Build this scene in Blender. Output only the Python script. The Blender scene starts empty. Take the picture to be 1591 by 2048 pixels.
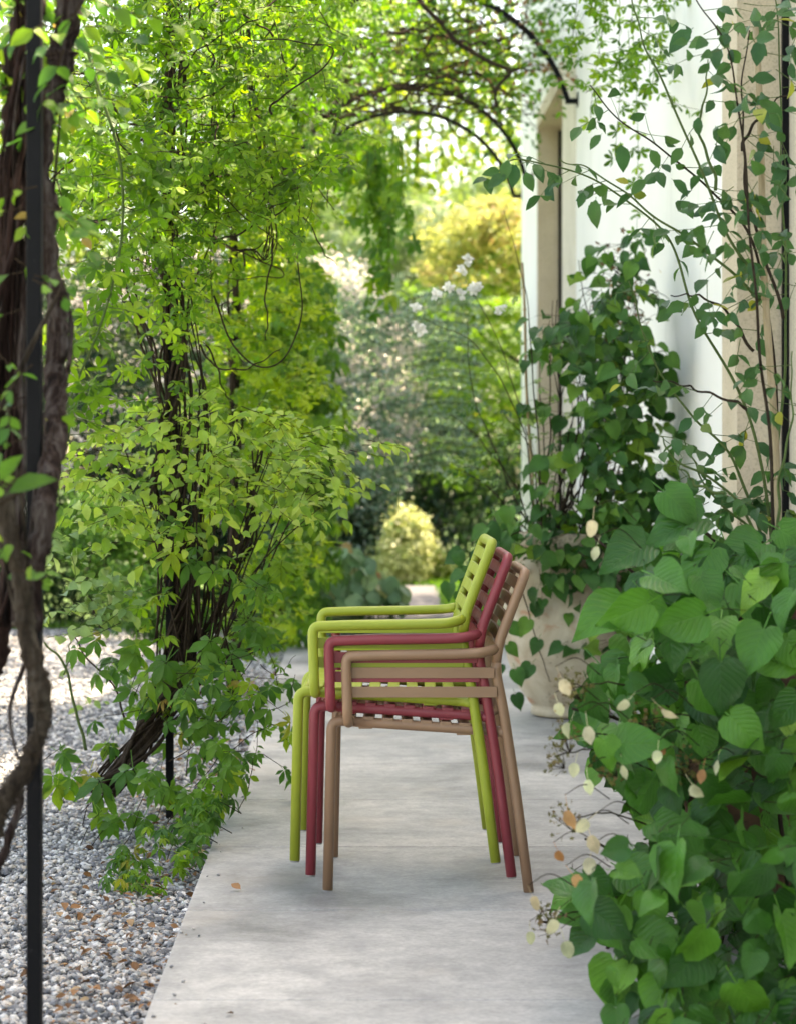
import bpy, math, random
import numpy as np
from mathutils import Matrix, Vector

# ------------------------------------------------------------------ camera, sky, sun, exposure
S = bpy.context.scene
COL = S.collection
F, H, HZ, CX = 3900.0, 1.042, 968.0, 795.5          # focal length in photo pixels, eye height, horizon row, centre column

cam = bpy.data.cameras.new('camera')
cam.sensor_fit = 'VERTICAL'
cam.sensor_width = 36.0
cam.sensor_height = 36.0
cam.lens = F / 2048 * 36
cam.shift_y = -(1024 - HZ) / 2048
cam.clip_start = 0.05
cam.clip_end = 900
cam.dof.use_dof = True
cam.dof.focus_distance = 5.25
cam.dof.aperture_fstop = 4.1
cam.dof.aperture_blades = 9
camo = bpy.data.objects.new('camera', cam)
camo.location = (0, 0, H)
camo.rotation_euler = (math.pi / 2, 0, 0)
COL.objects.link(camo)
S.camera = camo

SUN_DIR = Vector((0.44, 0.36, 1.05)).normalized()     # towards the sun: behind the house, beyond the garden
elev = math.asin(SUN_DIR.z)
world = bpy.data.worlds.new('World')
S.world = world
world.use_nodes = True
wn = world.node_tree
sky = wn.nodes.new('ShaderNodeTexSky')
sky.sky_type = 'NISHITA'
sky.sun_disc = False
sky.sun_elevation = elev
sky.sun_rotation = math.atan2(SUN_DIR.x, SUN_DIR.y)
sky.air_density = 1.0
sky.dust_density = 2.5
sky.ozone_density = 1.0
bg = wn.nodes['Background']
bg.inputs['Strength'].default_value = 0.15
wn.links.new(sky.outputs[0], bg.inputs[0])

sun = bpy.data.lights.new('sun', 'SUN')
sun.energy = 3.6
sun.angle = math.radians(0.5)
sun.color = (1.0, 0.965, 0.91)
suno = bpy.data.objects.new('sun', sun)
suno.rotation_euler = SUN_DIR.to_track_quat('Z', 'Y').to_euler()
suno.location = (10, 10, 20)
COL.objects.link(suno)

S.view_settings.view_transform = 'Standard'
S.view_settings.look = 'None'
S.view_settings.gamma = 1
S.view_settings.use_curve_mapping = False
S.view_settings.exposure = 2.62
S.view_settings.use_white_balance = True
S.view_settings.white_balance_temperature = 9200
S.view_settings.white_balance_tint = 12
S.render.engine = 'CYCLES'
S.cycles.use_denoising = True
S.cycles.use_adaptive_sampling = True
S.cycles.adaptive_threshold = 0.016
S.cycles.max_bounces = 5
S.cycles.diffuse_bounces = 2
S.cycles.transmission_bounces = 3
S.cycles.glossy_bounces = 2
S.cycles.caustics_reflective = False
S.cycles.caustics_refractive = False
S.cycles.sample_clamp_indirect = 6

R = np.random.default_rng(7)
random.seed(7)


def P(px, py, Y):
    """photo pixel at a known distance -> point in the garden"""
    return np.array([(px - CX) * Y / F, Y, H - (py - HZ) * Y / F])


def GY(py, z=0.0):
    return F * (H - z) / (py - HZ)


def wall_x(Y):
    return 1.48 - 0.0245 * Y


def edge_x(Y):
    return -0.40 - 0.0245 * Y


# ------------------------------------------------------------------ materials
def new_mat(name):
    m = bpy.data.materials.new(name)
    m.use_nodes = True
    nt = m.node_tree
    return m, nt, nt.nodes['Principled BSDF'], nt.nodes['Material Output']


def nd(nt, typ, **kw):
    n = nt.nodes.new(typ)
    for k, v in kw.items():
        if k in n.inputs:
            n.inputs[k].default_value = v
        else:
            setattr(n, k, v)
    return n


def ramp(nt, stops, inp=None):
    r = nt.nodes.new('ShaderNodeValToRGB')
    el = r.color_ramp.elements
    while len(el) < len(stops):
        el.new(0.5)
    for e, (p, c) in zip(el, stops):
        e.position = p
        e.color = (*c, 1) if len(c) == 3 else c
    if inp is not None:
        nt.links.new(inp, r.inputs[0])
    return r


def mixc(nt, fac, a, b, mode='MIX'):
    m = nt.nodes.new('ShaderNodeMix')
    m.data_type = 'RGBA'
    m.blend_type = mode
    for sock, v in ((m.inputs[0], fac), (m.inputs[6], a), (m.inputs[7], b)):
        if isinstance(v, (int, float)):
            sock.default_value = v
        elif isinstance(v, tuple):
            sock.default_value = (*v, 1) if len(v) == 3 else v
        else:
            nt.links.new(v, sock)
    return m.outputs[2]


def math_n(nt, op, a, b=None, c=None):
    m = nt.nodes.new('ShaderNodeMath')
    m.operation = op
    for i, v in enumerate((a, b, c)):
        if v is None:
            continue
        if isinstance(v, (int, float)):
            m.inputs[i].default_value = v
        else:
            nt.links.new(v, m.inputs[i])
    return m.outputs[0]


def coords(nt, kind='Object', scale=(1, 1, 1)):
    tc = nt.nodes.new('ShaderNodeTexCoord')
    mp = nt.nodes.new('ShaderNodeMapping')
    mp.inputs['Scale'].default_value = scale
    nt.links.new(tc.outputs[kind], mp.inputs[0])
    return mp.outputs[0]


def geo_coords(nt, scale=(1, 1, 1)):
    g = nt.nodes.new('ShaderNodeNewGeometry')
    mp = nt.nodes.new('ShaderNodeMapping')
    mp.inputs['Scale'].default_value = scale
    nt.links.new(g.outputs['Position'], mp.inputs[0])
    return mp.outputs[0]


def noise(nt, vec, scale, detail=5, rough=0.55, dist=0.0):
    n = nd(nt, 'ShaderNodeTexNoise')
    n.inputs['Scale'].default_value = scale
    n.inputs['Detail'].default_value = detail
    n.inputs['Roughness'].default_value = rough
    n.inputs['Distortion'].default_value = dist
    nt.links.new(vec, n.inputs['Vector'])
    return n.outputs['Fac']


def bump(nt, hgt, strength, dist, bsdf):
    b = nd(nt, 'ShaderNodeBump')
    b.inputs['Strength'].default_value = strength
    b.inputs['Distance'].default_value = dist
    nt.links.new(hgt, b.inputs['Height'])
    nt.links.new(b.outputs[0], bsdf.inputs['Normal'])
    return b


def leaf_mat(name, stops, transl=0.4, rough=0.45, spec=0.35, veins=0.0, blotch=0.25, tcol=(1.10, 1.22, 0.6), spots=None):
    m, nt, bs, out = new_mat(name)
    at = nd(nt, 'ShaderNodeAttribute')
    at.attribute_name = 'rnd'
    oi = nd(nt, 'ShaderNodeObjectInfo')
    f = math_n(nt, 'FRACT', math_n(nt, 'ADD', at.outputs['Fac'], oi.outputs['Random']))
    r = ramp(nt, stops, f)
    col = r.outputs[0]
    nz = noise(nt, geo_coords(nt), 14, 3)
    br = ramp(nt, [(0.3, (1 - blotch,) * 3), (0.7, (1 + blotch * 0.6,) * 3)], nz)
    col = mixc(nt, 1.0, col, br.outputs[0], 'MULTIPLY')
    if veins > 0:
        uv = nd(nt, 'ShaderNodeUVMap')
        uv.uv_map = 'UVMap'
        sp = nd(nt, 'ShaderNodeSeparateXYZ')
        nt.links.new(uv.outputs[0], sp.inputs[0])
        au = math_n(nt, 'ABSOLUTE', sp.outputs[0])
        k = math_n(nt, 'SUBTRACT', sp.outputs[1], math_n(nt, 'MULTIPLY', au, 0.42))
        s = math_n(nt, 'SINE', math_n(nt, 'MULTIPLY', k, 46.0))
        side = ramp(nt, [(0.86, (0, 0, 0)), (1.0, (1, 1, 1))], math_n(nt, 'MULTIPLY_ADD', s, 0.5, 0.5)).outputs[0]
        mid = ramp(nt, [(0.0, (1, 1, 1)), (0.06, (0, 0, 0))], au).outputs[0]
        v = math_n(nt, 'MAXIMUM', side, mid)
        lite = mixc(nt, 1.0, col, (1.55, 1.35, 1.3), 'MULTIPLY')
        col = mixc(nt, math_n(nt, 'MULTIPLY', v, veins), col, lite)
        bump(nt, math_n(nt, 'SUBTRACT', math_n(nt, 'MULTIPLY', s, 0.3), math_n(nt, 'MULTIPLY', v, 0.8)), 0.45, 0.003, bs)
    if spots:
        sn = noise(nt, geo_coords(nt), 60, 2)
        sf = ramp(nt, [(spots[0], (0, 0, 0)), (spots[0] + 0.06, (1, 1, 1))], sn).outputs[0]
        col = mixc(nt, sf, col, spots[1])
    nt.links.new(col, bs.inputs['Base Color'])
    bs.inputs['Roughness'].default_value = rough
    bs.inputs['Specular IOR Level'].default_value = spec
    tr = nd(nt, 'ShaderNodeBsdfTranslucent')
    tc = mixc(nt, 1.0, col, tcol, 'MULTIPLY')
    nt.links.new(tc, tr.inputs[0])
    mx = nd(nt, 'ShaderNodeMixShader')
    mx.inputs[0].default_value = transl
    nt.links.new(bs.outputs[0], mx.inputs[1])
    nt.links.new(tr.outputs[0], mx.inputs[2])
    nt.links.new(mx.outputs[0], out.inputs[0])
    return m


def bark_mat(name, stops, scale=30, zs=0.25, bstr=0.8, rough=0.85):
    if 'cane' not in name and 'green' not in name:
        stops = [(p, tuple(c * 0.48 for c in col)) for p, col in stops]
    m, nt, bs, out = new_mat(name)
    v = geo_coords(nt, (1, 1, zs))
    n1 = noise(nt, v, scale, 6, 0.65, 0.6)
    n2 = noise(nt, v, scale * 4, 4, 0.6)
    f = math_n(nt, 'MULTIPLY_ADD', n2, 0.35, math_n(nt, 'MULTIPLY', n1, 0.65))
    nt.links.new(ramp(nt, stops, f).outputs[0], bs.inputs['Base Color'])
    bs.inputs['Roughness'].default_value = rough
    bs.inputs['Specular IOR Level'].default_value = 0.1
    bump(nt, f, bstr, 0.012, bs)
    return m


M = {}
# foliage
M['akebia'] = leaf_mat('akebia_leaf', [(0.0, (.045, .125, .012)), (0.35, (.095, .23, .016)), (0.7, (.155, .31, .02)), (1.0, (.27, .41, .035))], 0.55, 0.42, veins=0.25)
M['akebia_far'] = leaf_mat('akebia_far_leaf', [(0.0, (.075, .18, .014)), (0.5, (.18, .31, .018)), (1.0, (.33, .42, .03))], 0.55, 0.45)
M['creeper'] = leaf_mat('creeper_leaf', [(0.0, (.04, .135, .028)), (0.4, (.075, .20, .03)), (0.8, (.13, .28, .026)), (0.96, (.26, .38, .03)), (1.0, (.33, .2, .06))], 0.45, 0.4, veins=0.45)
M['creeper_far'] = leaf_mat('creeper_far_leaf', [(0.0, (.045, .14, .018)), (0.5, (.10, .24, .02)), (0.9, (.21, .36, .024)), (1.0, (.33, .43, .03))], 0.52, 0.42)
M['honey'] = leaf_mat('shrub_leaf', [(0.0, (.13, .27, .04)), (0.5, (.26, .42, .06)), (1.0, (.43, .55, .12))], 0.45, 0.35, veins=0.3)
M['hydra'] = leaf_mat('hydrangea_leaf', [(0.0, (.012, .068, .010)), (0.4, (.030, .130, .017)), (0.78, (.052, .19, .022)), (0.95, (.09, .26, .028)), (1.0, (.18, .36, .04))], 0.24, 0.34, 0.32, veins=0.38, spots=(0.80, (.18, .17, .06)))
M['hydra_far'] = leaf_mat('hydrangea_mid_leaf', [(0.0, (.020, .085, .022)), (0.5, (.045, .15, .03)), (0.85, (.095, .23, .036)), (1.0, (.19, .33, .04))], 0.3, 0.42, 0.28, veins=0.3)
M['rose'] = leaf_mat('rose_leaf', [(0.0, (.025, .095, .035)), (0.5, (.04, .125, .04)), (0.965, (.065, .165, .04)), (0.985, (.36, .36, .04)), (1.0, (.36, .33, .05))], 0.32, 0.4, veins=0.2)
M['rose_pale'] = leaf_mat('rose_pale_leaf', [(0.0, (.15, .28, .09)), (0.5, (.25, .38, .13)), (1.0, (.36, .48, .17))], 0.42, 0.38, veins=0.2)
M['bract'] = leaf_mat('bract', [(0.0, (.66, .70, .42)), (0.5, (.72, .66, .46)), (0.88, (.66, .52, .33)), (0.95, (.58, .34, .16)), (1.0, (.48, .2, .07))], 0.35, 0.6, veins=0.5, blotch=0.5, tcol=(1, 1, .8), spots=(0.66, (.42, .24, .10)))
M['petal'] = leaf_mat('petal', [(0.0, (.86, .87, .82)), (1.0, (.9, .88, .82))], 0.45, 0.6, tcol=(1, 1, 1))
M['seedhead'] = leaf_mat('seedhead', [(0.0, (.09, .085, .02)), (0.6, (.15, .13, .035)), (1.0, (.17, .10, .05))], 0.2, 0.8)
M['dry'] = leaf_mat('dry_leaf', [(0.0, (.10, .05, .025)), (0.5, (.20, .10, .045)), (0.9, (.33, .17, .08)), (1.0, (.42, .30, .17))], 0.2, 0.8, tcol=(1.1, 1, .7))
M['abelia'] = leaf_mat('abelia_lit_leaf', [(0.0, (.11, .21, .17)), (0.6, (.24, .37, .32)), (1.0, (.44, .54, .50))], 0.45, 0.22, 0.8, tcol=(1.1, 1.2, .6))  # leaf colour raised to carry the light on the shrub's front
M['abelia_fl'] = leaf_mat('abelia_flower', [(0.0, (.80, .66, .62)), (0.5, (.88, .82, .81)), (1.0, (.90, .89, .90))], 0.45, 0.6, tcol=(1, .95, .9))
M['abelia_shade'] = leaf_mat('abelia_shaded_leaf', [(0.0, (.008, .03, .015)), (0.6, (.022, .062, .03)), (1.0, (.08, .14, .07))], 0.25, 0.32, 0.3, tcol=(1.1, 1.2, .6))  # same leaf darkened: the shade on the left hedge is in its colour
M['box'] = leaf_mat('box_leaf', [(0.0, (.04, .14, .02)), (1.0, (.10, .24, .03))], 0.35, 0.4)
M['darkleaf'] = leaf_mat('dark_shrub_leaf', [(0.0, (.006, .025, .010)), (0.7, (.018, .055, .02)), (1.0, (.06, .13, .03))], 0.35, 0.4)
M['tree_y'] = leaf_mat('yellow_tree_leaf', [(0.0, (.08, .17, .015)), (0.5, (.19, .29, .02)), (1.0, (.34, .40, .04))], 0.5, 0.45)
M['tree_g'] = leaf_mat('green_tree_leaf', [(0.0, (.022, .065, .014)), (0.6, (.055, .13, .022)), (1.0, (.14, .23, .035))], 0.45, 0.45)
M['cedar'] = leaf_mat('cedar_needle', [(0.0, (.10, .17, .10)), (0.5, (.16, .24, .13)), (1.0, (.24, .30, .14))], 0.35, 0.5)
M['maple_top'] = leaf_mat('maple_top_leaf', [(0.0, (.30, .36, .10)), (0.5, (.48, .46, .17)), (0.85, (.54, .36, .20)), (1.0, (.58, .55, .26))], 0.55, 0.5, tcol=(1.05, 1.05, .85))
M['maple'] = leaf_mat('maple_leaf', [(0.0, (.08, .19, .03)), (0.7, (.19, .31, .04)), (0.9, (.36, .40, .06)), (1.0, (.48, .35, .10))], 0.55, 0.5)
M['varieg'] = leaf_mat('variegated_leaf', [(0.0, (.26, .36, .12)), (0.5, (.52, .56, .26)), (1.0, (.74, .72, .5))], 0.3, 0.45, tcol=(1.1, 1.1, .7))
M['bergenia'] = leaf_mat('bergenia_leaf', [(0.0, (.09, .20, .09)), (0.8, (.17, .31, .15)), (0.93, (.24, .34, .12)), (1.0, (.45, .19, .08))], 0.3, 0.38, 0.45, veins=0.4)
M['grass'] = leaf_mat('grass_blade', [(0.0, (.06, .16, .02)), (1.0, (.14, .28, .03))], 0.4, 0.5)
# wood
M['bark'] = bark_mat('old_bark', [(0.36, (.010, .006, .005)), (0.48, (.05, .03, .025)), (0.56, (.13, .10, .09)), (0.68, (.26, .23, .21))], 34, 0.16, 1.6)
M['bark_red'] = bark_mat('shredding_bark', [(0.36, (.007, .004, .003)), (0.5, (.045, .022, .017)), (0.62, (.11, .06, .05)), (0.72, (.2, .15, .13))], 40, 0.10, 1.6)
M['bark_grey'] = bark_mat('grey_bark', [(0.35, (.02, .014, .010)), (0.5, (.075, .056, .04)), (0.65, (.17, .14, .11))], 40, 0.25, 1.2)
M['vine'] = bark_mat('vine_stem', [(0.25, (.022, .014, .009)), (0.5, (.065, .045, .032)), (0.75, (.15, .11, .08))], 60, 0.4, 0.6)
M['twig'] = bark_mat('twig', [(0.3, (.03, .02, .012)), (0.7, (.09, .06, .035))], 60, 1, 0.3)
M['greenstem'] = bark_mat('green_stem', [(0.3, (.04, .075, .02)), (0.7, (.10, .14, .05))], 60, 1, 0.2, 0.6)
M['bamboo'] = bark_mat('bamboo_cane', [(0.3, (.22, .16, .09)), (0.55, (.36, .28, .18)), (0.75, (.45, .36, .25))], 50, 0.1, 0.15, 0.55)


def metal_black():
    m, nt, bs, out = new_mat('black_steel')
    n = noise(nt, geo_coords(nt), 160, 3)
    sp = ramp(nt, [(0.0, (.004, .004, .005)), (0.75, (.007, .007, .008)), (0.78, (.10, .10, .10))], n)
    nt.links.new(sp.outputs[0], bs.inputs['Base Color'])
    bs.inputs['Roughness'].default_value = 0.65
    bs.inputs['Specular IOR Level'].default_value = 0.12
    bump(nt, noise(nt, geo_coords(nt), 60, 3), 0.15, 0.002, bs)
    return m


M['steel'] = metal_black()


def plastic(name, col):
    m, nt, bs, out = new_mat(name)
    n = noise(nt, geo_coords(nt), 9, 4)
    c = ramp(nt, [(0.3, tuple(x * 0.93 for x in col)), (0.7, tuple(x * 1.05 for x in col))], n)
    nt.links.new(c.outputs[0], bs.inputs['Base Color'])
    rr = ramp(nt, [(0.3, (.40,) * 3), (0.7, (.52,) * 3)], noise(nt, geo_coords(nt), 25, 3))
    nt.links.new(rr.outputs[0], bs.inputs['Roughness'])
    bs.inputs['Specular IOR Level'].default_value = 0.42
    bump(nt, noise(nt, geo_coords(nt), 900, 2), 0.08, 0.0006, bs)
    return m


M['lime'] = plastic('lime_resin', (.285, .335, .034))
M['red'] = plastic('raspberry_resin', (.255, .038, .050))
M['tan'] = plastic('tan_resin', (.305, .176, .106))
M['glide'] = plastic('grey_glide', (.28, .27, .26))


def concrete():
    m, nt, bs, out = new_mat('concrete_slab')
    g = geo_coords(nt)
    gs = geo_coords(nt, (0.8, 1.1, 1))
    n1 = noise(nt, g, 1.7, 6, 0.62, 0.4)
    n2 = noise(nt, gs, 16, 6, 0.68)
    n3 = noise(nt, gs, 90, 4, 0.7)
    n4 = noise(nt, g, 5.2, 5, 0.6, 1.2)
    base = ramp(nt, [(0.34, (.23, .226, .222)), (0.45, (.35, .343, .335)), (0.56, (.45, .437, .42)), (0.68, (.53, .51, .485))], n1).outputs[0]
    base = mixc(nt, 0.9, base, ramp(nt, [(0.3, (.72,) * 3), (0.7, (1.14, 1.13, 1.11))], n2).outputs[0], 'MULTIPLY')
    base = mixc(nt, 0.8, base, ramp(nt, [(0.3, (.70,) * 3), (0.65, (1.1,) * 3)], n3).outputs[0], 'MULTIPLY')
    # dark grey water stains and tan patches
    st = ramp(nt, [(0.52, (0, 0, 0)), (0.68, (1, 1, 1))], n4).outputs[0]
    base = mixc(nt, math_n(nt, 'MULTIPLY', st, 0.45), base, (.24, .235, .235))
    tn = ramp(nt, [(0.55, (0, 0, 0)), (0.72, (1, 1, 1))], noise(nt, g, 2.6, 4)).outputs[0]
    base = mixc(nt, math_n(nt, 'MULTIPLY', tn, 0.3), base, (.47, .40, .33))
    # small dark pits
    pv = noise(nt, g, 210, 1)
    pit = ramp(nt, [(0.76, (0, 0, 0)), (0.80, (1, 1, 1))], pv).outputs[0]
    base = mixc(nt, math_n(nt, 'MULTIPLY', pit, 0.6), base, (.16, .15, .14))
    oi = nd(nt, 'ShaderNodeObjectInfo')
    tone = ramp(nt, [(0, (.93,) * 3), (1, (1.05, 1.04, 1.03))], oi.outputs['Random']).outputs[0]
    base = mixc(nt, 1.0, base, tone, 'MULTIPLY')
    nt.links.new(base, bs.inputs['Base Color'])
    rr = ramp(nt, [(0.3, (.48,) * 3), (0.7, (.7,) * 3)], n1)
    nt.links.new(rr.outputs[0], bs.inputs['Roughness'])
    h = math_n(nt, 'ADD', math_n(nt, 'MULTIPLY', n3, 0.5), math_n(nt, 'MULTIPLY', pit, -0.6))
    bump(nt, h, 0.25, 0.003, bs)
    return m


M['concrete'] = concrete()


def plaster():
    m, nt, bs, out = new_mat('white_plaster')
    g = geo_coords(nt)
    n1 = noise(nt, g, 1.3, 5)
    n2 = noise(nt, geo_coords(nt, (1, 1, 0.12)), 9, 5, 0.6)
    c = ramp(nt, [(0.3, (.77, .76, .735)), (0.65, (.85, .835, .81))], n1).outputs[0]
    stn = ramp(nt, [(0.60, (0, 0, 0)), (0.8, (1, 1, 1))], n2).outputs[0]
    c = mixc(nt, math_n(nt, 'MULTIPLY', stn, 0.4), c, (.56, .57, .53))
    cr = noise(nt, geo_coords(nt, (1, 1, 0.35)), 22, 6, 0.75, 2.0)
    ck = ramp(nt, [(0.735, (0, 0, 0)), (0.75, (1, 1, 1))], cr).outputs[0]
    c = mixc(nt, math_n(nt, 'MULTIPLY', ck, 0.6), c, (.33, .32, .30))
    nt.links.new(c, bs.inputs['Base Color'])
    bs.inputs['Roughness'].default_value = 0.85
    bump(nt, math_n(nt, 'ADD', noise(nt, g, 60, 4), math_n(nt, 'MULTIPLY', noise(nt, g, 7, 3), 1.4)), 0.25, 0.006, bs)
    return m


M['plaster'] = plaster()


def stone(name, a, b):
    m, nt, bs, out = new_mat(name)
    g = geo_coords(nt)
    c = ramp(nt, [(0.3, a), (0.7, b)], noise(nt, g, 4, 5)).outputs[0]
    sp = ramp(nt, [(0.35, (.62,) * 3), (0.5, (1,) * 3), (0.75, (1.12,) * 3)], noise(nt, g, 130, 3, 0.7)).outputs[0]
    c = mixc(nt, 0.7, c, sp, 'MULTIPLY')
    nt.links.new(c, bs.inputs['Base Color'])
    bs.inputs['Roughness'].default_value = 0.8
    bump(nt, noise(nt, g, 130, 3, 0.7), 0.4, 0.002, bs)
    return m


M['stone'] = stone('beige_stone', (.50, .41, .30), (.62, .52, .40))
M['stone_lt'] = stone('pale_stone', (.60, .54, .45), (.70, .64, .55))
M['doorpaint'] = stone('door_paint', (.50, .45, .37), (.55, .49, .40))


def pot_mat():
    m, nt, bs, out = new_mat('lime_washed_terracotta')
    g = geo_coords(nt)
    n1 = noise(nt, g, 5, 6, 0.6, 0.5)
    c = ramp(nt, [(0.32, (.36, .27, .18)), (0.5, (.50, .42, .31)), (0.68, (.62, .55, .43))], n1).outputs[0]
    pk = ramp(nt, [(0.60, (0, 0, 0)), (0.70, (1, 1, 1))], noise(nt, geo_coords(nt, (1, 1, 1.6)), 6.5, 4, 0.55, 0.6)).outputs[0]
    c = mixc(nt, math_n(nt, 'MULTIPLY', pk, 0.65), c, (.44, .17, .085))
    dk = ramp(nt, [(0.57, (0, 0, 0)), (0.66, (1, 1, 1))], math_n(nt, 'MULTIPLY_ADD', noise(nt, g, 70, 5, 0.75), 0.5, math_n(nt, 'MULTIPLY', noise(nt, g, 7, 3), 0.5))).outputs[0]
    c = mixc(nt, math_n(nt, 'MULTIPLY', dk, 0.8), c, (.085, .075, .06))
    nt.links.new(c, bs.inputs['Base Color'])
    bs.inputs['Roughness'].default_value = 0.85
    bump(nt, math_n(nt, 'ADD', noise(nt, g, 60, 5), noise(nt, g, 12, 3)), 0.5, 0.006, bs)
    return m


M['pot'] = pot_mat()


def simple(name, a, b, sc, rough=0.9, bs_=0.6, bd=0.01):
    m, nt, bs, out = new_mat(name)
    g = geo_coords(nt)
    n = noise(nt, g, sc, 6, 0.65)
    nt.links.new(ramp(nt, [(0.3, a), (0.7, b)], n).outputs[0], bs.inputs['Base Color'])
    bs.inputs['Roughness'].default_value = rough
    bump(nt, n, bs_, bd, bs)
    return m


M['soil'] = simple('soil', (.028, .018, .012), (.085, .058, .038), 30)
M['lawn'] = simple('lawn_turf', (.035, .085, .015), (.09, .17, .03), 20)


def gravel_ground():
    m, nt, bs, out = new_mat('gravel_bed')
    g = geo_coords(nt)
    v = nd(nt, 'ShaderNodeTexVoronoi')
    v.inputs['Scale'].default_value = 48
    nt.links.new(g, v.inputs['Vector'])
    sp = nd(nt, 'ShaderNodeSeparateColor')
    nt.links.new(v.outputs['Color'], sp.inputs[0])
    c = ramp(nt, [(0, (.16, .17, .19)), (0.4, (.30, .31, .33)), (0.7, (.46, .45, .44)), (1, (.66, .65, .64))], sp.outputs[0]).outputs[0]
    nt.links.new(c, bs.inputs['Base Color'])
    bs.inputs['Roughness'].default_value = 0.8
    bump(nt, math_n(nt, 'MULTIPLY', v.outputs['Distance'], -1), 1.0, 0.02, bs)
    return m


M['gravelbed'] = gravel_ground()


def stone_mat():
    m, nt, bs, out = new_mat('gravel_stone')
    at = nd(nt, 'ShaderNodeAttribute')
    at.attribute_name = 'rnd'
    c = ramp(nt, [(0.0, (.07, .075, .085)), (0.25, (.16, .165, .175)), (0.5, (.30, .295, .29)), (0.72, (.46, .445, .42)), (0.86, (.64, .63, .61)), (0.95, (.36, .28, .21)), (1.0, (.78, .77, .75))], at.outputs['Fac']).outputs[0]
    sp = ramp(nt, [(0.35, (.75,) * 3), (0.65, (1.1,) * 3)], noise(nt, geo_coords(nt), 160, 3)).outputs[0]
    c = mixc(nt, 0.8, c, sp, 'MULTIPLY')
    nt.links.new(c, bs.inputs['Base Color'])
    bs.inputs['Roughness'].default_value = 0.7
    return m


M['gstone'] = stone_mat()


# ------------------------------------------------------------------ mesh helpers
def link(name, me, mat=None, parent=None, loc=(0, 0, 0)):
    o = bpy.data.objects.new(name, me)
    if mat is not None and me is not None:
        me.materials.append(mat)
    COL.objects.link(o)
    o.location = loc
    if parent is not None:
        o.parent = parent
    return o


def tag(o, label=None, cat=None, group=None, kind=None):
    for k, v in (('label', label), ('category', cat), ('group', group), ('kind', kind)):
        if v:
            o[k] = v
    return o


def thing(name, label, cat, loc, group=None):
    o = bpy.data.objects.new(name, None)
    o.empty_display_size = 0.05
    COL.objects.link(o)
    o.location = Vector(loc)
    return tag(o, label, cat, group)


def tri_mesh(name, V, T, smooth=True, attr=None, uv=None):
    me = bpy.data.meshes.new(name)
    n, m = len(V), len(T)
    me.vertices.add(n)
    me.vertices.foreach_set('co', np.ascontiguousarray(V, dtype=np.float32).ravel())
    me.loops.add(m * 3)
    me.loops.foreach_set('vertex_index', np.ascontiguousarray(T, dtype=np.int32).ravel())
    me.polygons.add(m)
    me.polygons.foreach_set('loop_start', np.arange(0, m * 3, 3, dtype=np.int32))
    try:
        me.polygons.foreach_set('loop_total', np.full(m, 3, dtype=np.int32))
    except Exception:
        pass
    if attr is not None:
        a = me.attributes.new('rnd', 'FLOAT', 'POINT')
        a.data.foreach_set('value', np.ascontiguousarray(attr, dtype=np.float32))
    if uv is not None:
        l = me.uv_layers.new(name='UVMap')
        l.data.foreach_set('uv', np.ascontiguousarray(uv[T.ravel()], dtype=np.float32).ravel())
    me.update(calc_edges=True)
    me.validate()
    me.polygons.foreach_set('use_smooth', np.full(len(me.polygons), smooth, dtype=bool))
    return me


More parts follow.
